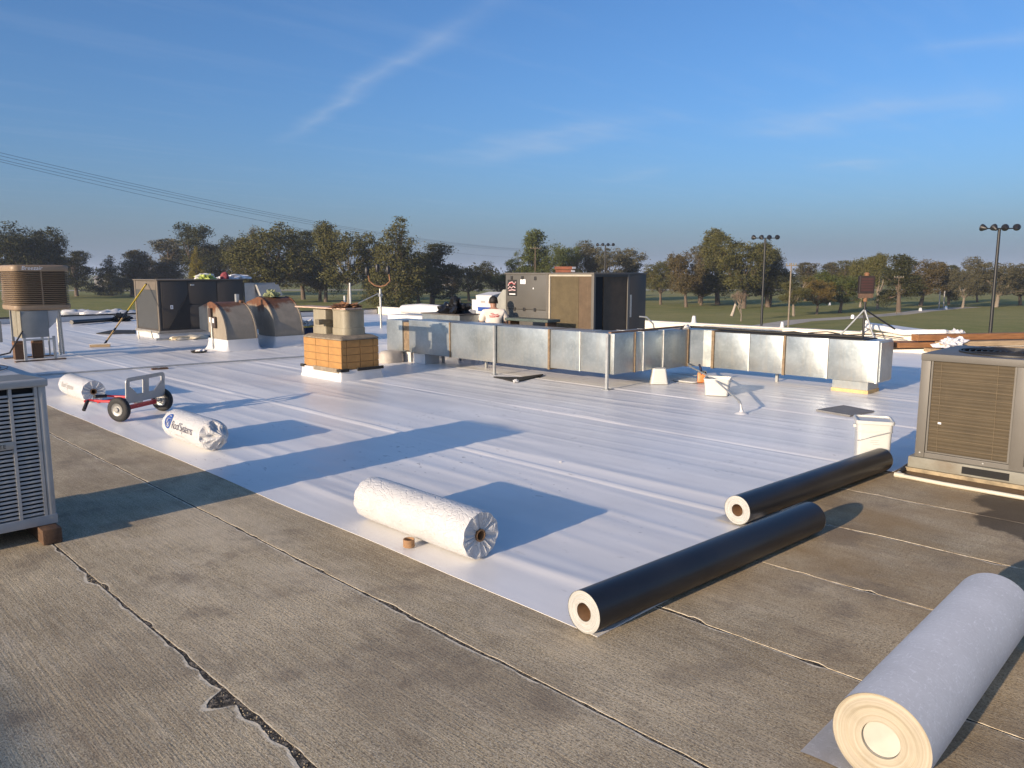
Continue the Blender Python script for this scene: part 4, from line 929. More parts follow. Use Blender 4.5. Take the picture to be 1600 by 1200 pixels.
dseam(8.93, 9.37, 11.665, 11.865, .24, .78, BSEAM); dseam(8.885, 9.405, 10.452, 10.478, .205, .835, BSEAM); dseam(8.885, 9.405, 9.285, 9.315, .2, .835, BSEAM); dseam(8.885, 9.405, 8.055, 8.095, .2, .835, BSEAM); dseam(8.888, 9.404, 7.437, 7.453, .23, .834, LSEAM)
dbox(9.42, 9.60, 6.8, 7.3, .23, .825); dbox(9.625, 10.14, 6.8, 7.3, .23, .82); dbox(10.16, 10.84, 6.8, 7.3, .2, .80)
dseam(9.4, 9.42, 6.79, 7.305, .225, .83, BSEAM); dseam(9.602, 9.624, 6.785, 7.305, .225, .828, LSEAM); dseam(10.142, 10.158, 6.79, 7.305, .22, .822, LSEAM); dseam(10.842, 10.89, 6.785, 7.305, .19, .805, BSEAM)
el = NBM(); prism(el, [(p - 8.9, q - 6.8) for p, q in ((10.892, 6.8), (10.892, 7.3), (11.2, 7.3), (11.55, 6.95), (11.55, 6.48), (11.05, 6.48), (11.03, 6.62))], 2, .18, .775); obj('duct_elbow', el, GALV, du)
dseam(11.035, 11.555, 6.43, 6.478, .172, .785, BSEAM)
for a, b in ((5.83, 6.425), (5.275, 5.81), (4.60, 5.225), (3.92, 4.58)): dbox(11.05, 11.55, a, b, .185, .765)
dseam(11.04, 11.556, 5.813, 5.827, .18, .768, LSEAM); dseam(11.035, 11.56, 5.23, 5.27, .175, .775, BSEAM); dseam(11.04, 11.556, 4.583, 4.597, .18, .768, LSEAM)
dseam(11.035, 11.56, 3.885, 3.918, .18, .775, LSEAM)
obj('duct_end_cap', bx(11.07 - 8.9, 11.53 - 8.9, 3.86 - 6.8, 3.884 - 6.8, .19, .74, bev=.006), GALV, du)
obj('drop_box', bx(11.1 - 8.9, 11.5 - 8.9, 4.02 - 6.8, 4.52 - 6.8, .05, .172), GALV, du); obj('drop_sealant', bx(11.09 - 8.9, 11.51 - 8.9, 4.01 - 6.8, 4.53 - 6.8, .0, .049), simple('orange_foam_seal', (.55, .38, .18), .9, var=.3, scale=14), du)
tb_ = NBM()
for a, b in ((4.02, 4.52),): box(tb_, 11.06 - 8.9, 11.54 - 8.9, a - 6.85, b - 6.75, .1725, .1735)
obj('mastic_line', tb_, BSEAM, du)
for yy, zt in ((9.27, .84), (6.89, .83)):
    p = NBM(); box(p, -.065, -.03, yy - 6.8 - .02, yy - 6.8 + .02, .006, zt - .012); obj('support_post', p, STEEL, du); obj('post_foot', bx(-.10, .05, yy - 6.8 - .07, yy - 6.8 + .05, -.001, .0055), STEEL, du)
for xx, yy, hh in ((9.35, 11.2, .2), (9.35, 10.0, .2), (10.5, 7.1, .18), (11.4, 5.5, .17)): obj('support_post', bx(xx - 8.9, xx - 8.86, yy - 6.8, yy - 6.76, 0, hh), STEEL, du)
obj('top_angle', bx(.05, 2.0, .10, .15, .825, .85), simple('brown_angle', (.22, .13, .08), .8, var=.3), du, loc=(0, 0, -.012)); 
obj('flashing_lip', bx(2.16, 2.68, -2.7, -.35, .754, .766), TAR, du); obj('cable', tube(NBM(), [(2.1, .2, .82), (2.3, -.3, .80), (2.35, -1.0, .785), (2.3, -1.8, .79), (2.4, -2.6, .785)], .02, 8), RUBBER, du, smooth=60)
obj('white_scrap', lump(3.3, .10, .07, .05, .6, 3), FLASH, du, loc=(2.05, .12, .79)); obj('duct_curb', bx(.10, .42, 4.95, 5.45, .0, .19), FLASH, du); obj('duct_curb', bx(.05, .4, 4.45, 4.8, 0, .19), FLASH, du)
tag(obj('round_vent_cover', rr_loft(NBM(), [(0, 0), (.01, .17), (.05, .215), (.12, .23)], 0, 0, .50, .36, .17, 6), simple('beige_cover', (.42, .38, .33), .6), loc=(8.72, 12.0, MZ), smooth=45), 'rounded beige vent cover under the left end of the duct', 'vent cover')
# dark sheet on the roof, pad, small bits
def flat_patch(name, label, cat, pts, z, mat, th=.006):
    bm = NBM(); A = [bm.verts.new((p[0], p[1], z + th)) for p in pts]; B = [bm.verts.new((p[0], p[1], z - .012)) for p in pts]; bm.faces.new(A); bm.faces.new(B)
    for k in range(len(pts)): bm.faces.new((A[k], A[(k + 1) % len(pts)], B[(k + 1) % len(pts)], B[k]))
    return tag(obj(name, bm, mat), label, cat)
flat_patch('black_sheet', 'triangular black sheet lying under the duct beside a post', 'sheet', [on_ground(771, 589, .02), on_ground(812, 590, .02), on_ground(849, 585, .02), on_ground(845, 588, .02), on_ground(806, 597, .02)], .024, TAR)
flat_patch('walk_pad', 'flat grey square walk pad on the white roof, left of the right condenser', 'mat', [on_ground(1275, 641, .02), on_ground(1318, 634, .02), on_ground(1366, 643, .02), on_ground(1328, 650, .02)], .024, GREYPAD)
flat_patch('black_sheet', 'thin black sheet on the far left of the roof, behind the yellow pole', 'sheet', [on_ground(150, 521, .02), on_ground(175, 516, .02), on_ground(212, 516, .02), on_ground(212, 521, .02), on_ground(170, 522, .02)], .024, TAR)
fbr = tag(obj('black_roll', tube(NBM(), [on_ground(112, 508, .02) + Vector((0, 0, .09)), on_ground(200, 500, .02) + Vector((0, 0, .06))], .07, 16), BLACK, smooth=50), 'long thin black roll lying far off by the rear left parapet', 'roll')
for k, (px, py, s) in enumerate(((806, 597, .05), (667, 556, .08), (876, 722, .012))): tag(obj('white_scrap', lump(k + 20, s, s * .7, s * .7, .6, 3.), FLASH, loc=on_ground(px, py, .02), smooth=40), ('white scrap at the tip of the triangular black sheet', 'white scrap on the roof right of the beige vent cover', 'tiny white scrap in the middle of the white roof')[k], 'scrap')
for k, (px, py) in enumerate(((120, 497), (165, 497), (200, 497))): tag(obj('folded_membrane', lump(k + 31, .9, .35, .26, .4, 2., 4), FLASH, loc=on_ground(px, py, .02) , smooth=50), ('folded white membrane heap at the rear left, nearest the cooler', 'folded white membrane heap at the rear left, in the middle of three', 'folded white membrane heap at the rear left, behind the yellow pole')[k], 'membrane heap')
tbg = thing('tool_bag', 'open navy tool bag with yellow trim right of the barrel hoods', 'tool bag', on_ground(482, 527, MZ), R(20)); obj('bag_body', bx(-.30, .30, -.18, .18, 0, .30, bev=.06, seg=3), NAVY, tbg, smooth=60); obj('yellow_trim', bx(-.31, .31, -.19, .19, .275, .315, bev=.01), simple('dull_yellow', (.5, .32, .06), .7), tbg); obj('tools', lump(5.5, .28, .16, .12, .7, 3.5, 4), simple('pale_tools', (.55, .52, .48), .6), tbg, loc=(0, 0, .31), smooth=40)
# orange tool, lid, bent conduit
og = thing('cordless_tool', 'orange and black tool lying between the duct and the white tub', 'tool', on_ground(1096, 598, .02) , R(30)); obj('orange_case', bx(-.09, .02, -.06, .06, 0, .15, bev=.015, M=Matrix.Rotation(R(10), 4, 'Y')), ORANGE, og, smooth=50); obj('black_case', bx(.021, .17, -.07, .07, .02, .17, bev=.02), BLKM, og, smooth=50); obj('handle', tube(NBM(), [(-.05, 0, .13), (-.08, .02, .24), (-.02, .04, .28)], .018, 8), NAVY, og, smooth=60)
tag(obj('pail_lid', rr_loft(NBM(), [(0, 0), (-.01, .01), (0, .022), (.03, .024)], 0, 0, .42, .42, .06), PLASTICW, loc=on_ground(1078, 595, .02) + Vector((0, 0, .0)), smooth=40), 'loose white lid on the roof left of the orange tool', 'lid')
bp = thing('bent_conduit', 'thin bent steel conduit rising from the roof toward the duct corner', 'conduit', (0, 0, 0)); obj('conduit_tube', tube(NBM(), [(8.46, 4.52, .0), (8.46, 4.53, .125), (8.475, 4.56, .15), (8.53, 4.61, .165), (9.4, 5.42, .23), (10.2, 6.2, .235), (10.6, 6.6, .23), (10.85, 6.78, .24)], .013, 8), STEEL, bp, smooth=60); obj('coupling', tube(NBM(), [(8.48, 4.565, .15), (8.52, 4.6, .163)], .019, 8), STEEL, bp); obj('foot_flashing', lathe(NBM(), [(.09, .0), (.06, .016), (.025, .03), (.02, .05)], 16, Matrix.Translation((8.46, 4.52, .008))), FLASH, bp, smooth=40)
# ---- tan rooftop unit --------------------------------------------------------------------------
ru = thing('rooftop_unit', 'big tan rooftop unit with brown coil panels behind the duct, beside the worker', 'air conditioner', (11.0, 8.9, .012))
UW, UD, UH = 2.28, 1.62, 1.70
obj('curb', bx(.05, UD - .05, .05, UW - .05, 0, .30), FLASH, ru); obj('base_frame', bx(-.01, UD + .01, -.01, UW + .01, .301, .40, bev=.01), TAUPE, ru)
obj('cabinet', bx(.03, UD - .02, .03, UW - .02, .401, UH - .03), BROWNP, ru)
obj('top_cover', bx(-.02, UD + .02, -.02, UW + .02, UH - .03, UH, bev=.01), TAUPE, ru, smooth=40)
obj('front_panel', bx(0, .03, 1.18, UW, .98, UH - .031, bev=.006), TANP, ru, smooth=40); obj('front_panel', bx(0, .03, 1.18, UW, .401, .972, bev=.006), TANP, ru, smooth=40)
obj('edge_trim', bx(-.006, .03, 1.115, 1.175, .401, UH - .031, bev=.004), TAUPE, ru); obj('bright_trim', bx(-.009, .02, 1.06, 1.10, .401, UH - .05), simple('cream_trim', (.40, .36, .29), .5), ru)
obj('coil_panel', bx(.006, .03, .36, 1.055, .42, UH - .07), COILC, ru); obj('coil_panel', bx(.006, .03, .06, .355, .42, UH - .07), COILD, ru)
obj('top_trim', bx(-.004, .02, .05, 1.1, UH - .068, UH - .035), simple('cream_trim', (.40, .36, .29), .5), ru); obj('corner_post', bx(-.008, .05, -.012, .05, .401, UH - .031, bev=.006), TAUPE, ru)
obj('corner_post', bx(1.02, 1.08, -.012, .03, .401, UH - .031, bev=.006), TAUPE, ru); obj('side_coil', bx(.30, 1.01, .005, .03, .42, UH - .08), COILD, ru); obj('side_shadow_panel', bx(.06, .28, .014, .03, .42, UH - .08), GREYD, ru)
obj('side_panel', bx(1.085, UD + .002, -.004, .03, .401, UH - .031, bev=.006), BROWNP, ru, smooth=40); obj('side_strip', bx(1.10, 1.15, -.012, -.005, .85, 1.28), STEEL, ru); obj('top_side_rail', bx(.051, 1.019, -.010, .02, UH - .075, UH - .031), BROWNP, ru)
obj('side_pipe', tube(NBM(), [(1.4, -.02, .85), (1.5, -.12, .84), (1.62, -.2, .7), (1.66, -.22, .4), (1.66, -.22, .0)], .018, 8), STEEL, ru, smooth=60)
for y_, z_ in ((2.1, UH - .10), (1.8, UH - .10), (1.45, UH - .11), (2.02, .98), (1.75, .98), (1.46, .98)): obj('latch', bx(-.02, -.001, y_ - .025, y_ + .025, z_ - .035, z_ + .035, bev=.008), BLKM, ru)
obj('notice_card', bx(-.005, -.001, 1.72, 1.86, 1.48, 1.57), WHITEP, ru); obj('tiny_sticker', bx(-.004, -.001, 1.5, 1.52, 1.38, 1.41), WHITEP, ru)
pc = obj('placard', bx(-.006, -.001, 1.96, 2.22, 1.24, 1.56), INKK, ru)
pk = NBM()
for pts in ([(2.20, 1.44), (2.16, 1.50), (2.08, 1.52), (2.03, 1.47), (1.98, 1.52)], [(2.20, 1.38), (2.15, 1.42), (2.10, 1.39), (2.05, 1.43), (1.99, 1.40)], [(2.18, 1.345), (2.08, 1.36), (1.99, 1.35)]): tube(pk, [(-.010, a, b) for a, b in pts], .010, 5)
obj('script_mark', pk, simple('pale_pink_print', (.66, .45, .45), .5), pc); obj('placard_line', bx(-.009, -.007, 2.0, 2.17, 1.265, 1.285), WHITEP, pc); rk = NBM(); tube(rk, [(-.010, 2.19, 1.475), (-.010, 2.1, 1.50), (-.010, 2.0, 1.46)], .008, 5); obj('red_mark', rk, REDINK, pc)
ih = NBM(); prism(ih, [(UW + .005, .75), (UW + .005, 1.36), (UW + .10, 1.36), (UW + .55, .90), (UW + .55, .75)], 0, .02, .75); obj('intake_hood', ih, simple('pale_side_hood', (.28, .28, .25), .5), ru)
for k in range(2):
    pb2 = thing('short_beam', ('upper red brown timber offcut on the tan unit', 'lower red brown timber offcut on the tan unit')[1 - k], 'timber', (11.35 , 9.75 - .03 * k, UH + .012 + .004 + .06 * k), R(-12 + 6 * k)); obj('timber', bx(0, .10, 0, .5, 0, .055, bev=.003), simple('red_brown_timber', (.16, .055, .03), .8, var=.3, scale=3, stretch=(10, 2, 10)), pb2); obj('white_end', bx(.005, .095, -.003, -.0005, .008, .048), WHITEP, pb2)
tag(obj('green_panel_edge', bx(-.35, .0, 0, 1.1, 0, .05, bev=.01), simple('dark_green_sheet', (.07, .09, .08), .5), loc=(10.55, 9.3, .82)), 'dark green flat panel lying behind the duct, below the worker', 'panel')
for yy in (.05, 1.0): tag(obj('panel_stand', bx(-.3, -.05, 0, .05, 0, .806), WOODD, loc=(10.55, 9.3 + yy, .013)), ('dark timber trestle under the right end of the green panel', 'dark timber trestle under the left end of the green panel')[int(yy > .5)], 'trestle')
# ---- things heaped behind the duct ------------------------------------------------------------
bb = thing('low_duct', 'lower galvanised duct box behind the left part of the duct run', 'duct', (9.75, 11.18, .012)); obj('duct_box', bx(0, .5, 0, 1.15, .25, .88, bev=.006), GALV, bb); obj('duct_rim', bx(-.02, .52, -.02, 1.17, .881, .90), simple('dark_rim', (.1, .09, .08), .7), bb)
for a, b in ((.05, .05), (.4, .05), (.05, 1.05), (.4, 1.05)): obj('leg', bx(a, a + .04, b, b + .04, 0, .25), STEEL, bb)
cu = thing('skylight_curb', 'low white box carrying a loose white membrane roll, left of the black bag', 'roof curb', (10.9, 12.5, .012)); obj('curb_box', bx(0, .7, 0, 2.6, 0, .72, bev=.02), FLASH, cu)
lr = NBM(); tube(lr, [(11.2, 12.45, .84), (11.22, 13.3, .87), (11.2, 14.2, .88), (11.2, 14.9, .86)], [.10, .12, .12, .10], 20)
for v in lr.verts: v.co += Vector((.02 * mnoise.noise(v.co * 6), 0, .025 * mnoise.noise(v.co * 5)))
tag(obj('loose_membrane_roll', lr, FLASH, smooth=50), 'loose crumpled white membrane roll behind the left part of the duct', 'roll')
tag(obj('rubbish_bag', lump(7.7, .24, .28, .26, .7, 2.0, 4), BLACKC, loc=(10.02, 11.62, .913), smooth=40), 'black plastic bag heaped behind the duct, left of the worker', 'bag')
vc = thing('vent_cone', 'white tapered vent cone behind the black bag, left of the worker', 'vent', (11.9, 12.72, .012)); obj('cone', lathe(NBM(), [(.20, 0), (.17, .5), (.15, .8), (.085, 1.16), (.07, 1.165)], 24), FLASH, vc, smooth=40); obj('base', lathe(NBM(), [(.32, 0), (.30, .03), (.2, .05)], 24), FLASH, vc, smooth=40)
def carton(label, loc, rz, sx, sy, sz, tilt=0., stripe=None):
    t = thing('carton', label, 'box', loc, rz); t.rotation_euler = (0, tilt, rz)
    obj('box_body', bx(-sx / 2, sx / 2, -sy / 2, sy / 2, 0, sz, bev=.006), simple('white_carton', (.55, .55, .55), .7, var=.04), t)
    if stripe: obj('blue_stripe', bx(-sx / 2 - .003, -sx / 2 - .0005, -sy / 2 + .02, sy / 2 - .02, sz * .18, sz * .40), BLUE, t); obj('print_mark', bx(-sx / 2 - .003, -sx / 2 - .0005, -.02, .10, sz * .62, sz * .72), FAINTINK, t)
    return t
carton('white carton at the bottom of the stack behind the worker', (11.35, 11.95, .012), R(8), .5, .55, .80)
carton('tilted white carton with a blue stripe beside the worker\'s head', (11.33, 11.92, .86), R(4), .42, .46, .42, R(-9), True)
carton('small white carton left of the blue striped one', (11.5, 12.42, .012), R(-10), .34, .32, 1.12)
# ---- worker ---------------------------------------------------------------------------------------
wk = thing('person', 'worker in a white shirt with red print, kneeling with back turned by the tan unit', 'person', (10.47, 10.98, .013), R(-38))
V = [(0, -.02, .50), (0, .0, .62), (0, .015, .78), (0, .0, .93), (0, .02, 1.0), (0, .045, 1.06), (0, .06, 1.13), (0, .065, 1.19)]
Rr = [(.15, .11), (.135, .10), (.15, .11), (.14, .09), (.052, .055), (.066, .075), (.078, .092), (.055, .065)]
Ed = [(i, i + 1) for i in range(7)]
def chain(root, pts, rs):
    last = root
    for p, r in zip(pts, rs): V.append(p); Rr.append((r, r)); Ed.append((last, len(V) - 1)); last = len(V) - 1
    return last
for s in (-1, 1):
    hnd = chain(3, [(s * .17, .0, .925), (s * .215, .01, .86), (s * .245, .06, .70), (s * .235, .16, .60), (s * .19, .28, .52), (s * .18, .325, .50)], [.062, .055, .045, .040, .028, .034])
    for k, (ox_, l_) in enumerate(((-.03, .062), (-.01, .075), (.01, .072), (.028, .055))): chain(hnd, [(s * .18 + ox_, .355, .49), (s * .18 + ox_, .355 + l_ * .5, .475), (s * .18 + ox_, .35 + l_ * .8, .45)], [.010, .009, .008])
    chain(hnd, [(s * .145, .335, .49), (s * .125, .365, .475)], [.012, .010])
    chain(0, [(s * .10, .0, .45), (s * .12, .04, .28), (s * .12, .06, .085), (s * .12, -.16, .075), (s * .12, -.36, .065), (s * .12, -.40, .10), (s * .12, -.42, .045)], [.095, .085, .062, .058, .042, .04, .035])
body = skin_mesh(V, Ed, Rr); mobj('body', body, SKIN, wk)
SV = [(0, -.02, .46), (0, .0, .62), (0, .015, .78), (0, -.005, .91), (0, .005, .985)]; SR = [(.185, .145), (.17, .135), (.178, .14), (.165, .115), (.075, .075)]; SE = [(0, 1), (1, 2), (2, 3), (3, 4)]
for s in (-1, 1):
    b0_ = len(SV); SV += [(s * .175, .0, .92), (s * .225, .01, .85), (s * .252, .045, .735)]; SR += [(.082, .082), (.078, .078), (.082, .082)]; SE += [(3, b0_), (b0_, b0_ + 1), (b0_ + 1, b0_ + 2)]
shirt = skin_mesh(SV, SE, SR)
for v in shirt.vertices: v.co += Vector((1, 1, .3)) * (.012 * mnoise.noise(v.co * 9) + .006 * mnoise.noise(v.co * 22))
mobj('shirt', shirt, SHIRT, wk)
TV = [(0, -.02, .54), (0, -.02, .42)]; TR = [(.165, .125), (.16, .125)]; TE = [(0, 1)]
for s in (-1, 1):
    b0_ = len(TV); TV += [(s * .11, .0, .40), (s * .125, .045, .25), (s * .125, .07, .10), (s * .125, -.14, .09), (s * .125, -.31, .08)]; TR += [(.11, .11), (.10, .10), (.082, .08), (.075, .075), (.062, .062)]; TE += [(1, b0_)] + [(b0_ + i, b0_ + i + 1) for i in range(4)]
mobj('trousers', skin_mesh(TV, TE, TR), TROUS, wk)
for s in (-1, 1): obj('shoe', bx(s * .12 - .045, s * .12 + .045, -.56, -.34, .0, .10, bev=.03, seg=3), BLKM, wk, smooth=60)
hb = NBM(); bmesh.ops.create_icosphere(hb, subdivisions=3, radius=1.)
for v in hb.verts:
    p = v.co.copy(); k = 1 + .04 * mnoise.noise(p * 6); v.co = Vector((p.x * .087 * k, .055 + p.y * .105 * k, 1.155 + p.z * .092 * k))
    if v.co.z < 1.12 and v.co.y > .03: v.co.y = .03 + (v.co.y - .03) * .3
    if v.co.z < 1.10: v.co.z = 1.10
obj('hair', hb, HAIR, wk, smooth=80)
for s in (-1, 1): obj('ear', lump(2, .012, .022, .032, .1, 2, 2, False), SKIN, wk, loc=(s * .083, .06, 1.09), smooth=60)
from mathutils.bvhtree import BVHTree
bvh = BVHTree.FromPolygons([v.co for v in shirt.vertices], [tuple(p.vertices) for p in shirt.polygons])
rp = NBM()
for pts in ([(-.07, .90), (-.02, .915), (.0, .89), (-.03, .875)], [(-.10, .865), (-.05, .86), (.0, .858), (.05, .86), (.10, .87)], [(-.09, .84), (-.03, .838), (.02, .84)], [(.04, .842), (.09, .85)], [(-.05, .885), (.03, .882), (.08, .895)]):
    q = []
    for a, z in pts:
        h_ = bvh.ray_cast(Vector((a, -1, z)), Vector((0, 1, 0)))
        if h_[0] is not None: q.append(h_[0] + Vector((0, -.003, 0)))
    if len(q) > 1: tube(rp, q, .007, 5)
obj('back_print', rp, REDINK, wk)
# ---- right edge: panel on tripod, vents, lumber ------------------------------------------------
tm = on_x(1350, 500, 18.2); tf = fwd(tm)
tp_ = thing('tripod_panel', 'dark square panel on a mast with tripod legs near the right parapet', 'tripod', (tm.x, tm.y, .162))
obj('mast', tube(NBM(), [(0, 0, 0), (0, 0, 1.0)], .028, 10), BLKM, tp_, smooth=60); obj('upper_mast', tube(NBM(), [(0, 0, .9), (0, 0, 1.08)], .045, 10), RUSTST, tp_, smooth=60)
pnl = obj('panel_box', bx(-.17, .17, -.06, .06, 1.08, 1.48, bev=.012), simple('very_dark_brown', (.022, .014, .012), .5), tp_, rot=(0, 0, R(-50)))
for k in range(5): obj('panel_slat', bx(-.13, .13, -.068, -.0605, 1.14 + k * .062, 1.18 + k * .062), simple('maroon_slat', (.05, .02, .018), .5), pnl)
obj('bracket', bx(-.15, .15, -.05, .05, .98, 1.078), simple('worn_bracket', (.10, .06, .04), .8, var=.4, scale=20), tp_, rot=(0, 0, R(-50))); obj('top_knob', lathe(NBM(), [(.05, 1.481), (.06, 1.53), (.03, 1.56)], 12), RUSTST, tp_)
for ftp, m_ in (((.8, -.55, .165), BLKM), ((-.45, .45, .0), STEEL), ((-.2, -.35, .0), STEEL)): obj('leg', tube(NBM(), [(0, 0, .72), ftp], .02, 8), m_, tp_, smooth=60)
def parapet_vent(label, px, py, s, X=19.12):
    p = on_x(px, py, X); t = thing('roof_vent', label, 'vent', (X, p.y, .307)); obj('cone', lathe(NBM(), [(.13 * s, 0), (.10 * s, .28 * s), (.07 * s, .36 * s)], 16), FLASH, t, smooth=40); obj('base_ring', lathe(NBM(), [(.18 * s, 0), (.17 * s, .03 * s), (.12 * s, .04 * s)], 16), FLASH, t, smooth=40)
parapet_vent('white vent cone on the parapet just right of the tripod', 1354, 518, .75); parapet_vent('small white vent cap on the parapet left of the tall black pole', 1084, 506, .55); parapet_vent('small pale vent cap on the parapet by the thin utility pole', 1222, 512, .4)
fm = NBM(); box(fm, -.25, .25, -.9, .9, 0, .12, bev=.05, seg=3); bmesh.ops.subdivide_edges(fm, edges=fm.edges, cuts=3, use_grid_fill=True)
for v in fm.verts: v.co += Vector((.05 * mnoise.noise(v.co * 3), .02 * mnoise.noise(v.co * 6), .06 * mnoise.noise(v.co * 2.5) + (.16 * max(0, v.co.y - .3))))
tag(obj('membrane_bundle', fm, FLASH, loc=(19.1, on_x(1417, 518, 19.1).y, .312), smooth=50), 'folded white membrane bundle on the parapet right of the tripod', 'membrane bundle')
tag(obj('pale_rag', lump(17, .20, .18, .14, .5, 2.5), FLASH, loc=(19.1, on_x(1493, 522, 19.1).y, .307), smooth=40), 'small pale rag on the parapet above the lumber', 'rag')
for k in range(3):
    q = [on_x(1160 + 50 * k + dx, 519 + dy, 18.6) for dx, dy in ((0, 3), (30, -1), (60, 3), (100, 0), (150, 4))]; q = [Vector((18.5 + .1 * k, a.y, .175 + .05 * (i % 2) + .03 * k)) for i, a in enumerate(q)]
    tag(obj('loose_cable', tube(NBM(), q, .014, 6), RUBBER, smooth=60), ('loose black cable on the ledge, leftmost of three', 'loose black cable on the ledge, middle of three', 'loose black cable on the ledge nearest the tripod')[k], 'cable')
LY, LX = 3.72, 11.95
CD, SD = math.cos(R(-33)), math.sin(R(-33))
for k, (dx, dy, z, ln, hh, ww, m_, lab) in enumerate(((0.0, .0, .735, 5.2, .09, .14, WOODO, 'top orange brown timber beam of the stack behind the right condenser'), (.25, -.17, .66, 5.2, .07, .13, WOOD, 'pale timber board at the front of the stack behind the right condenser'), (-.18, .16, .64, 5.2, .075, .14, WOODO, 'lower orange timber beam at the back of the stack behind the right condenser'), (-.30, .0, .64, 5.2, .075, .14, WOODO, 'middle orange timber under the top beam behind the right condenser'), (.1, -.14, .585, 5.2, .05, .14, WOOD, 'lowest pale board of the stack, just above the condenser top'), (-.62, .30, .585, 2.0, .045, .12, WOOD, 'short pale board poking out left of the timber stack'))):
    t = thing('timber_beam', lab, 'timber', (LX + dx * CD - dy * SD, LY + dx * SD + dy * CD, z), R(-33 - .5 * k)); obj('timber', bx(0, ln, -ww / 2, ww / 2, 0, hh, bev=.005), m_, t)
for k, xx in enumerate((1.1, 4.2)):
    t = thing('sawhorse', ('timber sawhorse under the near end of the lumber stack', 'timber sawhorse under the far end of the lumber stack')[k], 'sawhorse', (LX + xx * CD, LY + xx * SD, .013), R(-33)); obj('top_rail', bx(-.04, .04, -.35, .55, .50, .57), WOOD, t)
    for s in (-1, 1):
        for y_ in (-.3, .45): obj('leg', tube(NBM(), [(s * .03, y_, .5), (s * .22, y_, 0)], .03, 4), WOOD, t)
cb_ = lump(21, .26, .16, .10, .75, 2.6, 4); tag(obj('white_rag', cb_, WHITEC, loc=(12.22, 3.32, .655), smooth=45), 'crumpled white rag on the front boards above the right condenser', 'rag')
# ================================================================ TREES
def crown_mesh(name, lobes, nclump, per, spread, leaf, seed, droop=0., norm=True):
    rng = np.random.default_rng(seed); C = []
    vol = np.array([l[3] * l[4] * l[5] for l in lobes]) ** (2 / 3); vol = vol / vol.sum()
    for l, k in zip(lobes, rng.multinomial(nclump, vol)):
        d = rng.normal(size=(k, 3)); d /= np.linalg.norm(d, axis=1)[:, None]
        rad = rng.uniform(.45, 1.0, size=(k, 1)) ** .6; C.append(np.array(l[:3]) + d * rad * np.array(l[3:6]))
    C = np.concatenate(C); n = len(C)
    cs = rng.uniform(.55, 1.35, size=(n, 1, 1)) * spread
    P = C[:, None, :] + rng.normal(size=(n, per, 3)) * cs * np.array([1, 1, .75])
    if droop: P[:, :, 2] -= np.abs(rng.normal(size=(n, per))) * droop
    P = P.reshape(-1, 3); m = len(P)
    if norm: P[:, 2] = P[:, 2] / np.quantile(P[:, 2], .996)
    a = rng.normal(size=(m, 3)); a /= np.linalg.norm(a, axis=1)[:, None]; b = rng.normal(size=(m, 3)); b -= a * (a * b).sum(1)[:, None]; b /= np.linalg.norm(b, axis=1)[:, None]
    if droop: a = a * .4 + np.array([0, 0, -1.]); a /= np.linalg.norm(a, axis=1)[:, None]; b -= a * (a * b).sum(1)[:, None]; b /= np.linalg.norm(b, axis=1)[:, None]
    s = rng.uniform(.6, 1.3, size=(m, 1)) * leaf
    V = np.stack([P - a * s, P + b * s * .5, P + a * s, P - b * s * .5], 1).reshape(-1, 3)
    me = bpy.data.meshes.new(name); me.vertices.add(m * 4); me.vertices.foreach_set('co', V.ravel()); me.loops.add(m * 4); me.loops.foreach_set('vertex_index', np.arange(m * 4))
    me.polygons.add(m); me.polygons.foreach_set('loop_start', np.arange(m) * 4); me.polygons.foreach_set('loop_total', np.full(m, 4)); me.update(); me.validate(); me.materials.append(L_OLIV); return me
def trunk_mesh(name, lobes, r, seed, fork=.28, lean=0.):
    rng = random.Random(seed); bm = NBM(); top = Vector((lean, 0, fork))
    tube(bm, [(0, 0, -.01), (lean * .3 + .005, 0, fork * .5), top], [r * 1.25, r, r * .85], 7)
    for l in lobes:
        c = Vector(l[:3]); m = (top + c) / 2 + Vector((rng.uniform(-.03, .03), rng.uniform(-.03, .03), -.02)); tube(bm, [top - Vector((0, 0, .02)), m, c], [r * .6, r * .38, r * .12], 5)
        for k in range(3):
            e = c + Vector((rng.uniform(-1, 1) * l[3], rng.uniform(-1, 1) * l[4], rng.uniform(-.3, .9) * l[5])) * .8; tube(bm, [m, (m + e) / 2 + Vector((0, 0, .02)), e], [r * .3, r * .18, r * .05], 4)
    return mesh_of(bm, BARK, 60, name)
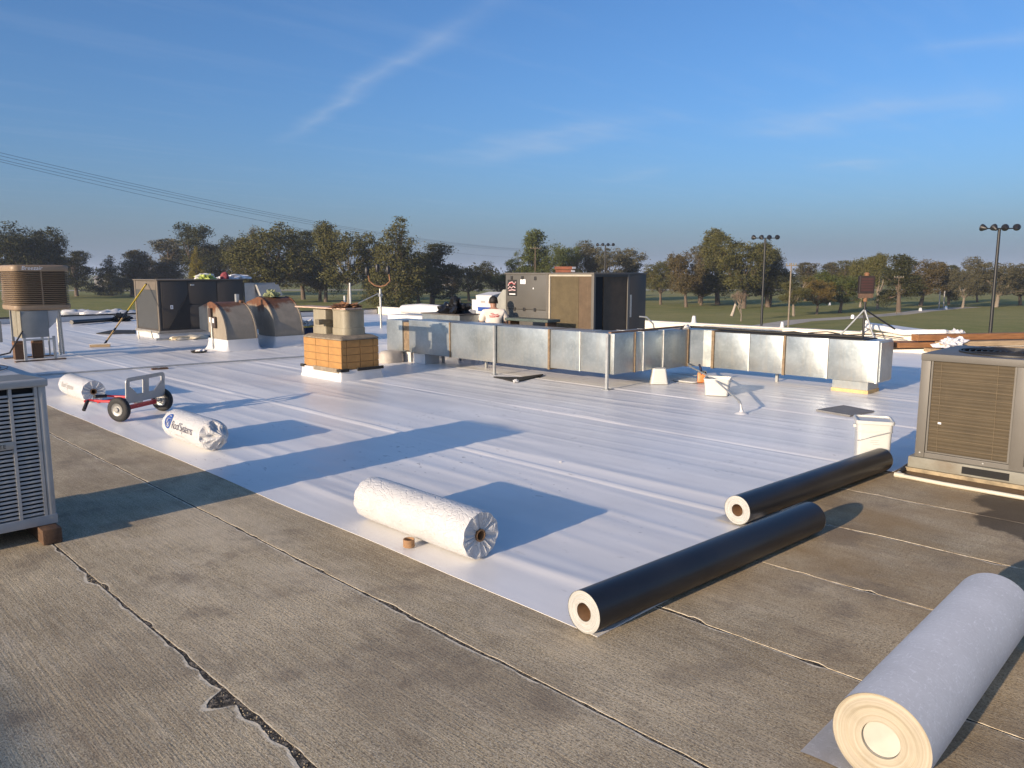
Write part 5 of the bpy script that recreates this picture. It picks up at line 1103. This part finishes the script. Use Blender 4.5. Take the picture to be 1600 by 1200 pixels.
def rand_lobes(kind, seed):
    g = random.Random(seed); L = []
    if kind == 'round':
        L.append((0, 0, .56, .26, .26, .32))
        for k in range(8): a = g.uniform(0, 6.28); q = g.uniform(.14, .28); L.append((math.cos(a) * q, math.sin(a) * q, g.uniform(.32, .86), g.uniform(.10, .18), g.uniform(.10, .17), g.uniform(.09, .15)))
    elif kind == 'tall':
        for k in range(11): z = .24 + .70 * k / 10; q = g.uniform(.03, .16) * (1.15 - .5 * k / 10); a = g.uniform(0, 6.28); L.append((math.cos(a) * q, math.sin(a) * q, z - g.uniform(0, .03), g.uniform(.09, .15), g.uniform(.09, .15), g.uniform(.08, .13)))
    elif kind == 'cone':
        for k in range(9): z = .14 + .80 * k / 8; w = .24 * math.sin(min(1, (1.02 - z) * 1.15) * 1.57) + .03; L.append((g.uniform(-.04, .04), g.uniform(-.04, .04), z - .03, w, w, .12))
    elif kind == 'open':
        for k in range(7): a = k * .9 + g.uniform(-.3, .3); q = g.uniform(.10, .28); L.append((math.cos(a) * q, math.sin(a) * q, g.uniform(.34, .92), g.uniform(.08, .14), g.uniform(.07, .13), g.uniform(.06, .11)))
        L.append((0, 0, .50, .18, .18, .2))
    elif kind == 'weep':
        for k in range(8): a = g.uniform(0, 6.28); q = g.uniform(.03, .2); L.append((math.cos(a) * q, math.sin(a) * q, g.uniform(.55, .90), g.uniform(.08, .13), g.uniform(.08, .13), g.uniform(.08, .12)))
    return L
PROTO = {}
for kind, seeds, ncl, per, spr, leaf in (('round', (1, 2, 3), 460, 40, .026, .011), ('tall', (4, 5, 6), 420, 40, .024, .0105), ('cone', (7,), 560, 40, .024, .010), ('open', (8, 9), 290, 38, .025, .0105), ('weep', (10, 11), 300, 36, .024, .013)):
    for q, sd in enumerate(seeds):
        lb = rand_lobes(kind, sd); PROTO[(kind, q)] = (trunk_mesh('trunk', lb, .022 if kind != 'cone' else .02, sd, .34 if kind in ('tall', 'open') else .26, .02), crown_mesh('crown', lb, ncl, per, spr, leaf, sd, .07 if kind == 'weep' else 0.), max(abs(l[0]) + l[3] for l in lb))
HEADING = R(-45)
def tree(label, px, top, base, wpx, kind, var, leafm, bark=None, group='trees on the golf course'):
    p = on_ground(px, base, GZ); f = fwd(p); zt = at_depth(px, top, f).z; H = zt - GZ; width = wpx * 1.14 / 1212 * f
    tm_, cm_, hw = PROTO[(kind, var)]; t = thing('tree', label, 'tree', (p.x, p.y, GZ), random.uniform(0, 6.28), group)
    sxy = width / (2 * hw); a = link(bpy.data.objects.new('trunk', tm_), t); b = link(bpy.data.objects.new('crown', cm_), t)
    a.scale = b.scale = (sxy, sxy, H)
    a.material_slots[0].link = 'OBJECT'; a.material_slots[0].material = bark or BARK; b.material_slots[0].link = 'OBJECT'; b.material_slots[0].material = leafm
    return t
random.seed(21)
TREES = [
 ('dark spreading tree at the far left edge, above the cooler', 8, 350, 468, 95, 'round', 0, L_DARK), ('dark oak like tree above the middle of the cooler', 48, 356, 468, 90, 'round', 1, L_DARK), ('dark tree above the right end of the cooler', 78, 370, 466, 70, 'round', 2, L_DARK),
 ('low brownish tree showing behind the right side of the cooler', 90, 392, 462, 50, 'tall', 0, L_BRWN), ('slim dark tree right of the cooler, left of the gap', 120, 393, 463, 52, 'tall', 1, L_DARK),
 ('narrow dark tree at the right side of the gap', 174, 401, 462, 40, 'cone', 0, L_DARK), ('tree with forked trunk left of the dark rooftop unit', 207, 392, 463, 68, 'tall', 2, L_GREY), ('thin brownish tree above the left end of the dark unit', 238, 398, 459, 45, 'open', 0, L_BRWN),
 ('grey green tree above the left part of the dark unit', 266, 374, 461, 75, 'tall', 0, L_GREY), ('tall dark tree with airy top above the dark unit', 312, 351, 463, 85, 'open', 1, L_DARK), ('dark rounded tree filling in under the airy topped one', 325, 385, 463, 70, 'round', 0, L_DARK), ('dark tree above the lime vest', 352, 372, 463, 60, 'round', 1, L_DARK),
 ('small yellow green column tree before the dark trees', 309, 388, 470, 28, 'cone', 0, L_YELL), ('olive tree left of the big one above the barrel hoods', 388, 357, 464, 65, 'open', 0, L_GREY), ('big broad olive tree above the barrel hoods', 430, 350, 474, 118, 'round', 2, L_OLIV), ('low dense olive tree before the big broad one', 408, 392, 474, 80, 'round', 0, L_OLIV), ('dark tree on the right shoulder of the big broad one', 474, 362, 468, 62, 'tall', 1, L_DARK),
 ('slim airy tree with a small top tuft above the chimney', 509, 350, 472, 50, 'tall', 2, L_OLIV), ('leaning pale trunked tree above the chimney', 545, 349, 477, 88, 'round', 1, L_OLIV, BARKP), ('low brownish tree behind the chimney flues', 500, 402, 470, 75, 'round', 2, L_BRWN), ('brownish tree left of the tall cone shaped one', 580, 390, 470, 58, 'tall', 0, L_BRWN),
 ('tall dense cone shaped tree behind the curved yoke mast', 621, 343, 480, 92, 'cone', 0, L_OLIV), ('dark tree right of the tall cone shaped one', 675, 382, 476, 72, 'tall', 1, L_DARK), ('bushy olive tree at the foot of the tall cone shaped one', 655, 400, 478, 65, 'round', 0, L_OLIV), ('lone rounded dark tree in the gap left of the tan unit', 733, 410, 471, 62, 'round', 1, L_DARK), ('low brown tree left of the lone rounded one', 706, 430, 467, 45, 'open', 1, L_BRWN),
 ('dark low tree just left of the tan unit', 778, 424, 468, 50, 'round', 2, L_DARK), ('spreading green tree left behind the tan unit', 806, 394, 472, 66, 'open', 0, L_GREN), ('tall green tree with two tier crown behind the tan unit', 840, 360, 474, 60, 'tall', 2, L_GREN), ('bushy green tree right of the two tier one, behind the tan unit', 868, 384, 474, 60, 'round', 0, L_GREN), ('small dark tree between the two clumps behind the tan unit', 896, 402, 466, 38, 'tall', 0, L_DARK),
 ('broad airy tree behind the floodlight above the tan unit', 948, 378, 472, 92, 'round', 1, L_GREY), ('dark tree at the right end of the tan unit', 985, 404, 470, 48, 'tall', 1, L_DARK), ('rounded olive tree right of the tan unit', 1032, 404, 476, 58, 'round', 2, L_OLIV), ('rounded brownish tree second right of the tan unit', 1072, 396, 480, 55, 'round', 0, L_BRWN),
 ('slim tree left of the tallest one at right', 1093, 385, 474, 45, 'tall', 0, L_GREY), ('tallest airy tree left of the middle black pole', 1121, 359, 476, 66, 'tall', 2, L_OLIV), ('broad heavy tree left of the black floodlight pole', 1162, 367, 482, 92, 'round', 1, L_OLIV), ('dark tree right of the black floodlight pole', 1203, 378, 478, 60, 'open', 1, L_DARK), ('low dark tree filling under the heavy ones by the black pole', 1200, 412, 480, 85, 'round', 0, L_DARK), ('low dark tree left under the tallest airy one', 1095, 425, 477, 60, 'round', 2, L_DARK),
 ('sparse tree with forked trunk right of the thin pole', 1240, 432, 494, 62, 'open', 0, L_OLIV, BARKP), ('yellow brown autumn tree between the poles', 1276, 434, 491, 52, 'round', 2, L_AUTM), ('round green tree left of the tripod panel', 1312, 424, 489, 70, 'round', 1, L_GREN), ('background tree above the autumn one, left', 1258, 411, 470, 50, 'tall', 1, L_GREY), ('background tree above the autumn one, right', 1288, 411, 470, 48, 'tall', 2, L_GREY), ('background tree above the round green one', 1322, 408, 471, 48, 'tall', 0, L_OLIV),
 ('weeping tree just left of the tripod panel', 1344, 404, 480, 42, 'weep', 0, L_OLIV, BARKP), ('taller weeping tree just right of the tripod panel', 1371, 397, 483, 50, 'weep', 1, L_OLIV, BARKP), ('tree with dark crown behind the thin cross topped pole', 1404, 399, 488, 62, 'tall', 2, L_DARK), ('rounded tree right of the thin cross topped pole', 1438, 408, 478, 66, 'round', 0, L_BRWN),
 ('narrow dark tree right of the far gap', 1482, 415, 476, 32, 'tall', 1, L_DARK), ('rounded pale trunked tree left of the right floodlight pole', 1504, 420, 481, 52, 'round', 2, L_GREY, BARKP), ('large tree with pale trunk behind the right floodlight pole', 1556, 403, 480, 84, 'round', 1, L_GREY, BARKP), ('dark tree cut by the right edge', 1594, 418, 477, 56, 'round', 0, L_DARK), ('low dark tree between the two pale trunked ones at right', 1527, 432, 472, 45, 'round', 2, L_DARK)]
for a in TREES: tree(*a)
# bare tree before the black pole
def bare_tree(label, px, base, top, seed):
    p = on_ground(px, base, GZ); f = fwd(p); H = at_depth(px, top, f).z - GZ; t = thing('bare_tree', label, 'tree', (p.x, p.y, GZ)); g = random.Random(seed); bm = NBM(); tw = NBM()
    def grow(b, d, ln, r, lv):
        e = b + d * ln; tube(bm if lv < 3 else tw, [b, (b + e) / 2 + Vector((g.uniform(-.05, .05), g.uniform(-.05, .05), 0)) * ln, e], [r, r * .85, r * .68], 5 if lv < 3 else 3, caps=False)
        if lv >= 6: return
        for k in range(3 if lv else 3): n_ = (d + Vector((g.uniform(-.6, .6), g.uniform(-.6, .6), g.uniform(-.05, .6)))).normalized(); grow(e, n_, ln * g.uniform(.68, .88), max(.012, r * .62), lv + 1)
    grow(Vector((0, 0, -.05)), Vector((0, 0, 1)), H * .2, H * .022, 0); obj('trunk', bm, BARKP, t, smooth=60); obj('twigs', tw, simple('twig_bark', (.20, .15, .105), .9), t)
bare_tree('leafless twiggy tree on the grass left of the black floodlight pole', 1158, 502, 445, 5)
lt = on_ground(1143, 494, GZ); tag(obj('leaning_trunk', tube(NBM(), [lt, lt + Vector((.25, -.15, .8)), lt + Vector((.45, -.3, 1.7))], [.22, .19, .15], 8), simple('whitewashed_bark', (.36, .31, .25), .9), smooth=60), 'short pale leaning trunk beside the leafless tree', 'trunk')
# far tree line
rng = random.Random(3); fl = []
for k in range(190): x = -400 + 2400 * k / 190 + rng.uniform(-8, 8); d = rng.uniform(360, 560); q = at_depth(x, 427, d); hgt = rng.uniform(5, 9.5); fl.append((q.x, q.y, GZ + hgt * .5, rng.uniform(4, 9), rng.uniform(4, 9), hgt * .5))
fme = crown_mesh('far_wood', fl, 1700, 14, 1.3, .9, 77, norm=False); fme.materials.clear(); fme.materials.append(L_DARK); fo = link(bpy.data.objects.new('far_wood', fme)); tag(fo, 'low hazy wood along the horizon behind the golf course trees', 'wood', kind='stuff')
# ================================================================ POLES AND WIRES
def flood_pole(label, px, top, base_y, spanpx, heads=4, pr=.13):
    f_ = base_y; b = at_depth(px, 500, f_); zt = at_depth(px, top, f_).z; t = thing('floodlight_pole', label, 'light pole', (b.x, b.y, GZ), HEADING, 'floodlight poles'); H = zt - GZ; sp_ = spanpx / 1212 * f_; s = sp_ / 3.4
    obj('pole', tube(NBM(), [(0, 0, 0), (0, 0, H - .05)], [pr, pr * .8], 12), BLKM, t, smooth=60); off = -.12 * sp_
    obj('crossarm', tube(NBM(), [(-.5 * sp_ + .35 * sp_ * 0 + off * -0, 0, H), (.5 * sp_, 0, H)], .06 * s, 8), BLKM, t, smooth=60)
    for k in range(heads):
        x_ = -.5 * sp_ + sp_ * k / (heads - 1); M = Matrix.Translation((x_, -.05, H + .05)) @ Matrix.Rotation(R(-75 + 18 * (k % 2)), 4, 'X') @ Matrix.Rotation(R(-25 + 18 * k), 4, 'Y')
        hd_ = obj('lamp_head', lathe(NBM(), [(.10 * s, -.42 * s), (.16 * s, -.34 * s), (.22 * s, -.2 * s), (.34 * s, .02 * s), (.36 * s, .16 * s), (.34 * s, .17 * s)], 18, M), BLKM, t, smooth=40); obj('lens', lathe(NBM(), [(.335 * s, .175 * s), (.2 * s, .20 * s), (.02 * s, .21 * s)], 18, M), LENSG, hd_, smooth=60)
    return t
flood_pole('tall black floodlight pole at the right, nearest and tallest of three', 1549, 357, 58., 52); flood_pole('black floodlight pole in the middle distance before the heavy trees', 1190, 372, 80., 36); flood_pole('far floodlight pole rising above the tan rooftop unit', 944, 383, 110., 24)
def util_pole(label, px, top, f_, armpx, mat, r=.13):
    b = at_depth(px, 500, f_); H = at_depth(px, top, f_).z - GZ; t = thing('utility_pole', label, 'pole', (b.x, b.y, GZ), HEADING); a = armpx / 1212 * f_ / 2
    obj('pole', tube(NBM(), [(0, 0, 0), (0, 0, H)], [r, r * .75], 8), mat, t, smooth=60); obj('crossarm', bx(-a, a, -.05, .05, H - .30, H - .2), mat, t)
    for x_ in (-a * .9, -a * .3, a * .4, a * .9): obj('insulator', lathe(NBM(), [(.05, H - .2), (.07, H - .08), (.03, H)], 8, Matrix.Translation((x_, 0, 0))), BEIGEB, t)
    return t
util_pole('thin pale utility pole with a small top right of the black pole', 1232, 411, 75., 16, BARKP, .09); util_pole('thin distant pole with a wide cross top right of the tripod panel', 1400, 431, 113., 15, BARK, .06); util_pole('distant pole almost hidden by the two tier green tree', 836, 386, 150., 16, BARK)
for k, (ya, yb, xb) in enumerate(((238, 390, 836), (243, 391, 836), (249, 392.5, 836), (252, 402, 800))):
    A, B = at_depth(-60, ya - 14, 62.), at_depth(xb, yb, 150. if k < 3 else 170.); pts = [A + (B - A) * (i / 24) - Vector((0, 0, 1.6 * 4 * (i / 24) * (1 - i / 24))) for i in range(25)]
    A2 = A + (A - B) * .35 + Vector((0, 0, 1.)); tag(obj('power_line', tube(NBM(), [A2] + pts, .013, 5), BLKM, smooth=60), ('uppermost power line in the sky at left', 'second power line from the top at left', 'third power line from the top at left', 'lowest power line at left, ending lower in the gap')[k], 'power line', 'power lines')
# far buildings and course markers
for k, (px, w, z1_, d) in enumerate(((1468, 16, 5., 420.), (690, 9, 3.2, 330.), (158, 6, 3.4, 340.), (930, 18, 4., 380.))):
    b = at_depth(px, 440, d); t = thing('far_building', ('distant pale building in the gap left of the right floodlight pole', 'tiny pale building far off behind the lone rounded tree', 'tiny pale shed in the gap right of the cooler', 'distant pale building hidden low behind the tan unit')[k], 'building', (b.x, b.y, GZ), HEADING)
    obj('wall', bx(-w / 2, w / 2, 0, 8, 0, z1_), FARB, t); rf = NBM(); prism(rf, [(-.5, z1_), (8.5, z1_), (4, z1_ + 1.6)], 0, -w / 2 - .5, w / 2 + .5); obj('roof', rf, simple('grey_far_roof', (.3, .28, .27), .8), t)
    for i in range(max(2, int(w / 3))): xx = -w / 2 + 1 + i * (w - 2) / max(1, int(w / 3)); obj('window', bx(xx, xx + 1.1, -.05, -.01, 1.2, 2.4), GREYD, t)
for k, (px, py) in enumerate(((1332, 498), (1438, 486), (1478, 483), (1296, 477))):
    p = on_ground(px, py, GZ); tag(obj('tee_marker', lathe(NBM(), [(.22, 0), (.24, .15), (.2, .45), (.06, .55)], 12, Matrix.Translation((p.x, p.y, GZ))), WHITEP, smooth=50), ('white course marker beside the path by the tripod panel', 'white course marker left of the path, farther up', 'white course marker at the far bend of the path', 'white course marker under the autumn tree')[k], 'marker', 'course markers')
for k, (px, py) in enumerate(((1467, 483), (1474, 483))):
    p = on_ground(px, py, GZ); tag(obj('white_post', tube(NBM(), [p, p + Vector((0, 0, 3.0))], .10, 8), FARB, smooth=60), ('left of two white posts by the far bend of the path', 'right of two white posts by the far bend of the path')[k], 'post')
# ================================================================ AIR
hz = NBM(); box(hz, -3000, 3000, -3000, 3000, GZ - 1.5, 26.)
hm = bpy.data.materials.new('pale_air'); hm.use_nodes = True; ht_ = hm.node_tree
for n_ in list(ht_.nodes): ht_.nodes.remove(n_)
pvn = ht_.nodes.new('ShaderNodeVolumePrincipled'); pvn.inputs['Color'].default_value = (.68, .80, 1.0, 1); pvn.inputs['Density'].default_value = .00028; pvn.inputs['Anisotropy'].default_value = .0
on_ = ht_.nodes.new('ShaderNodeOutputMaterial'); ht_.links.new(pvn.outputs[0], on_.inputs['Volume'])
tag(obj('haze', hz, hm), kind='stuff')
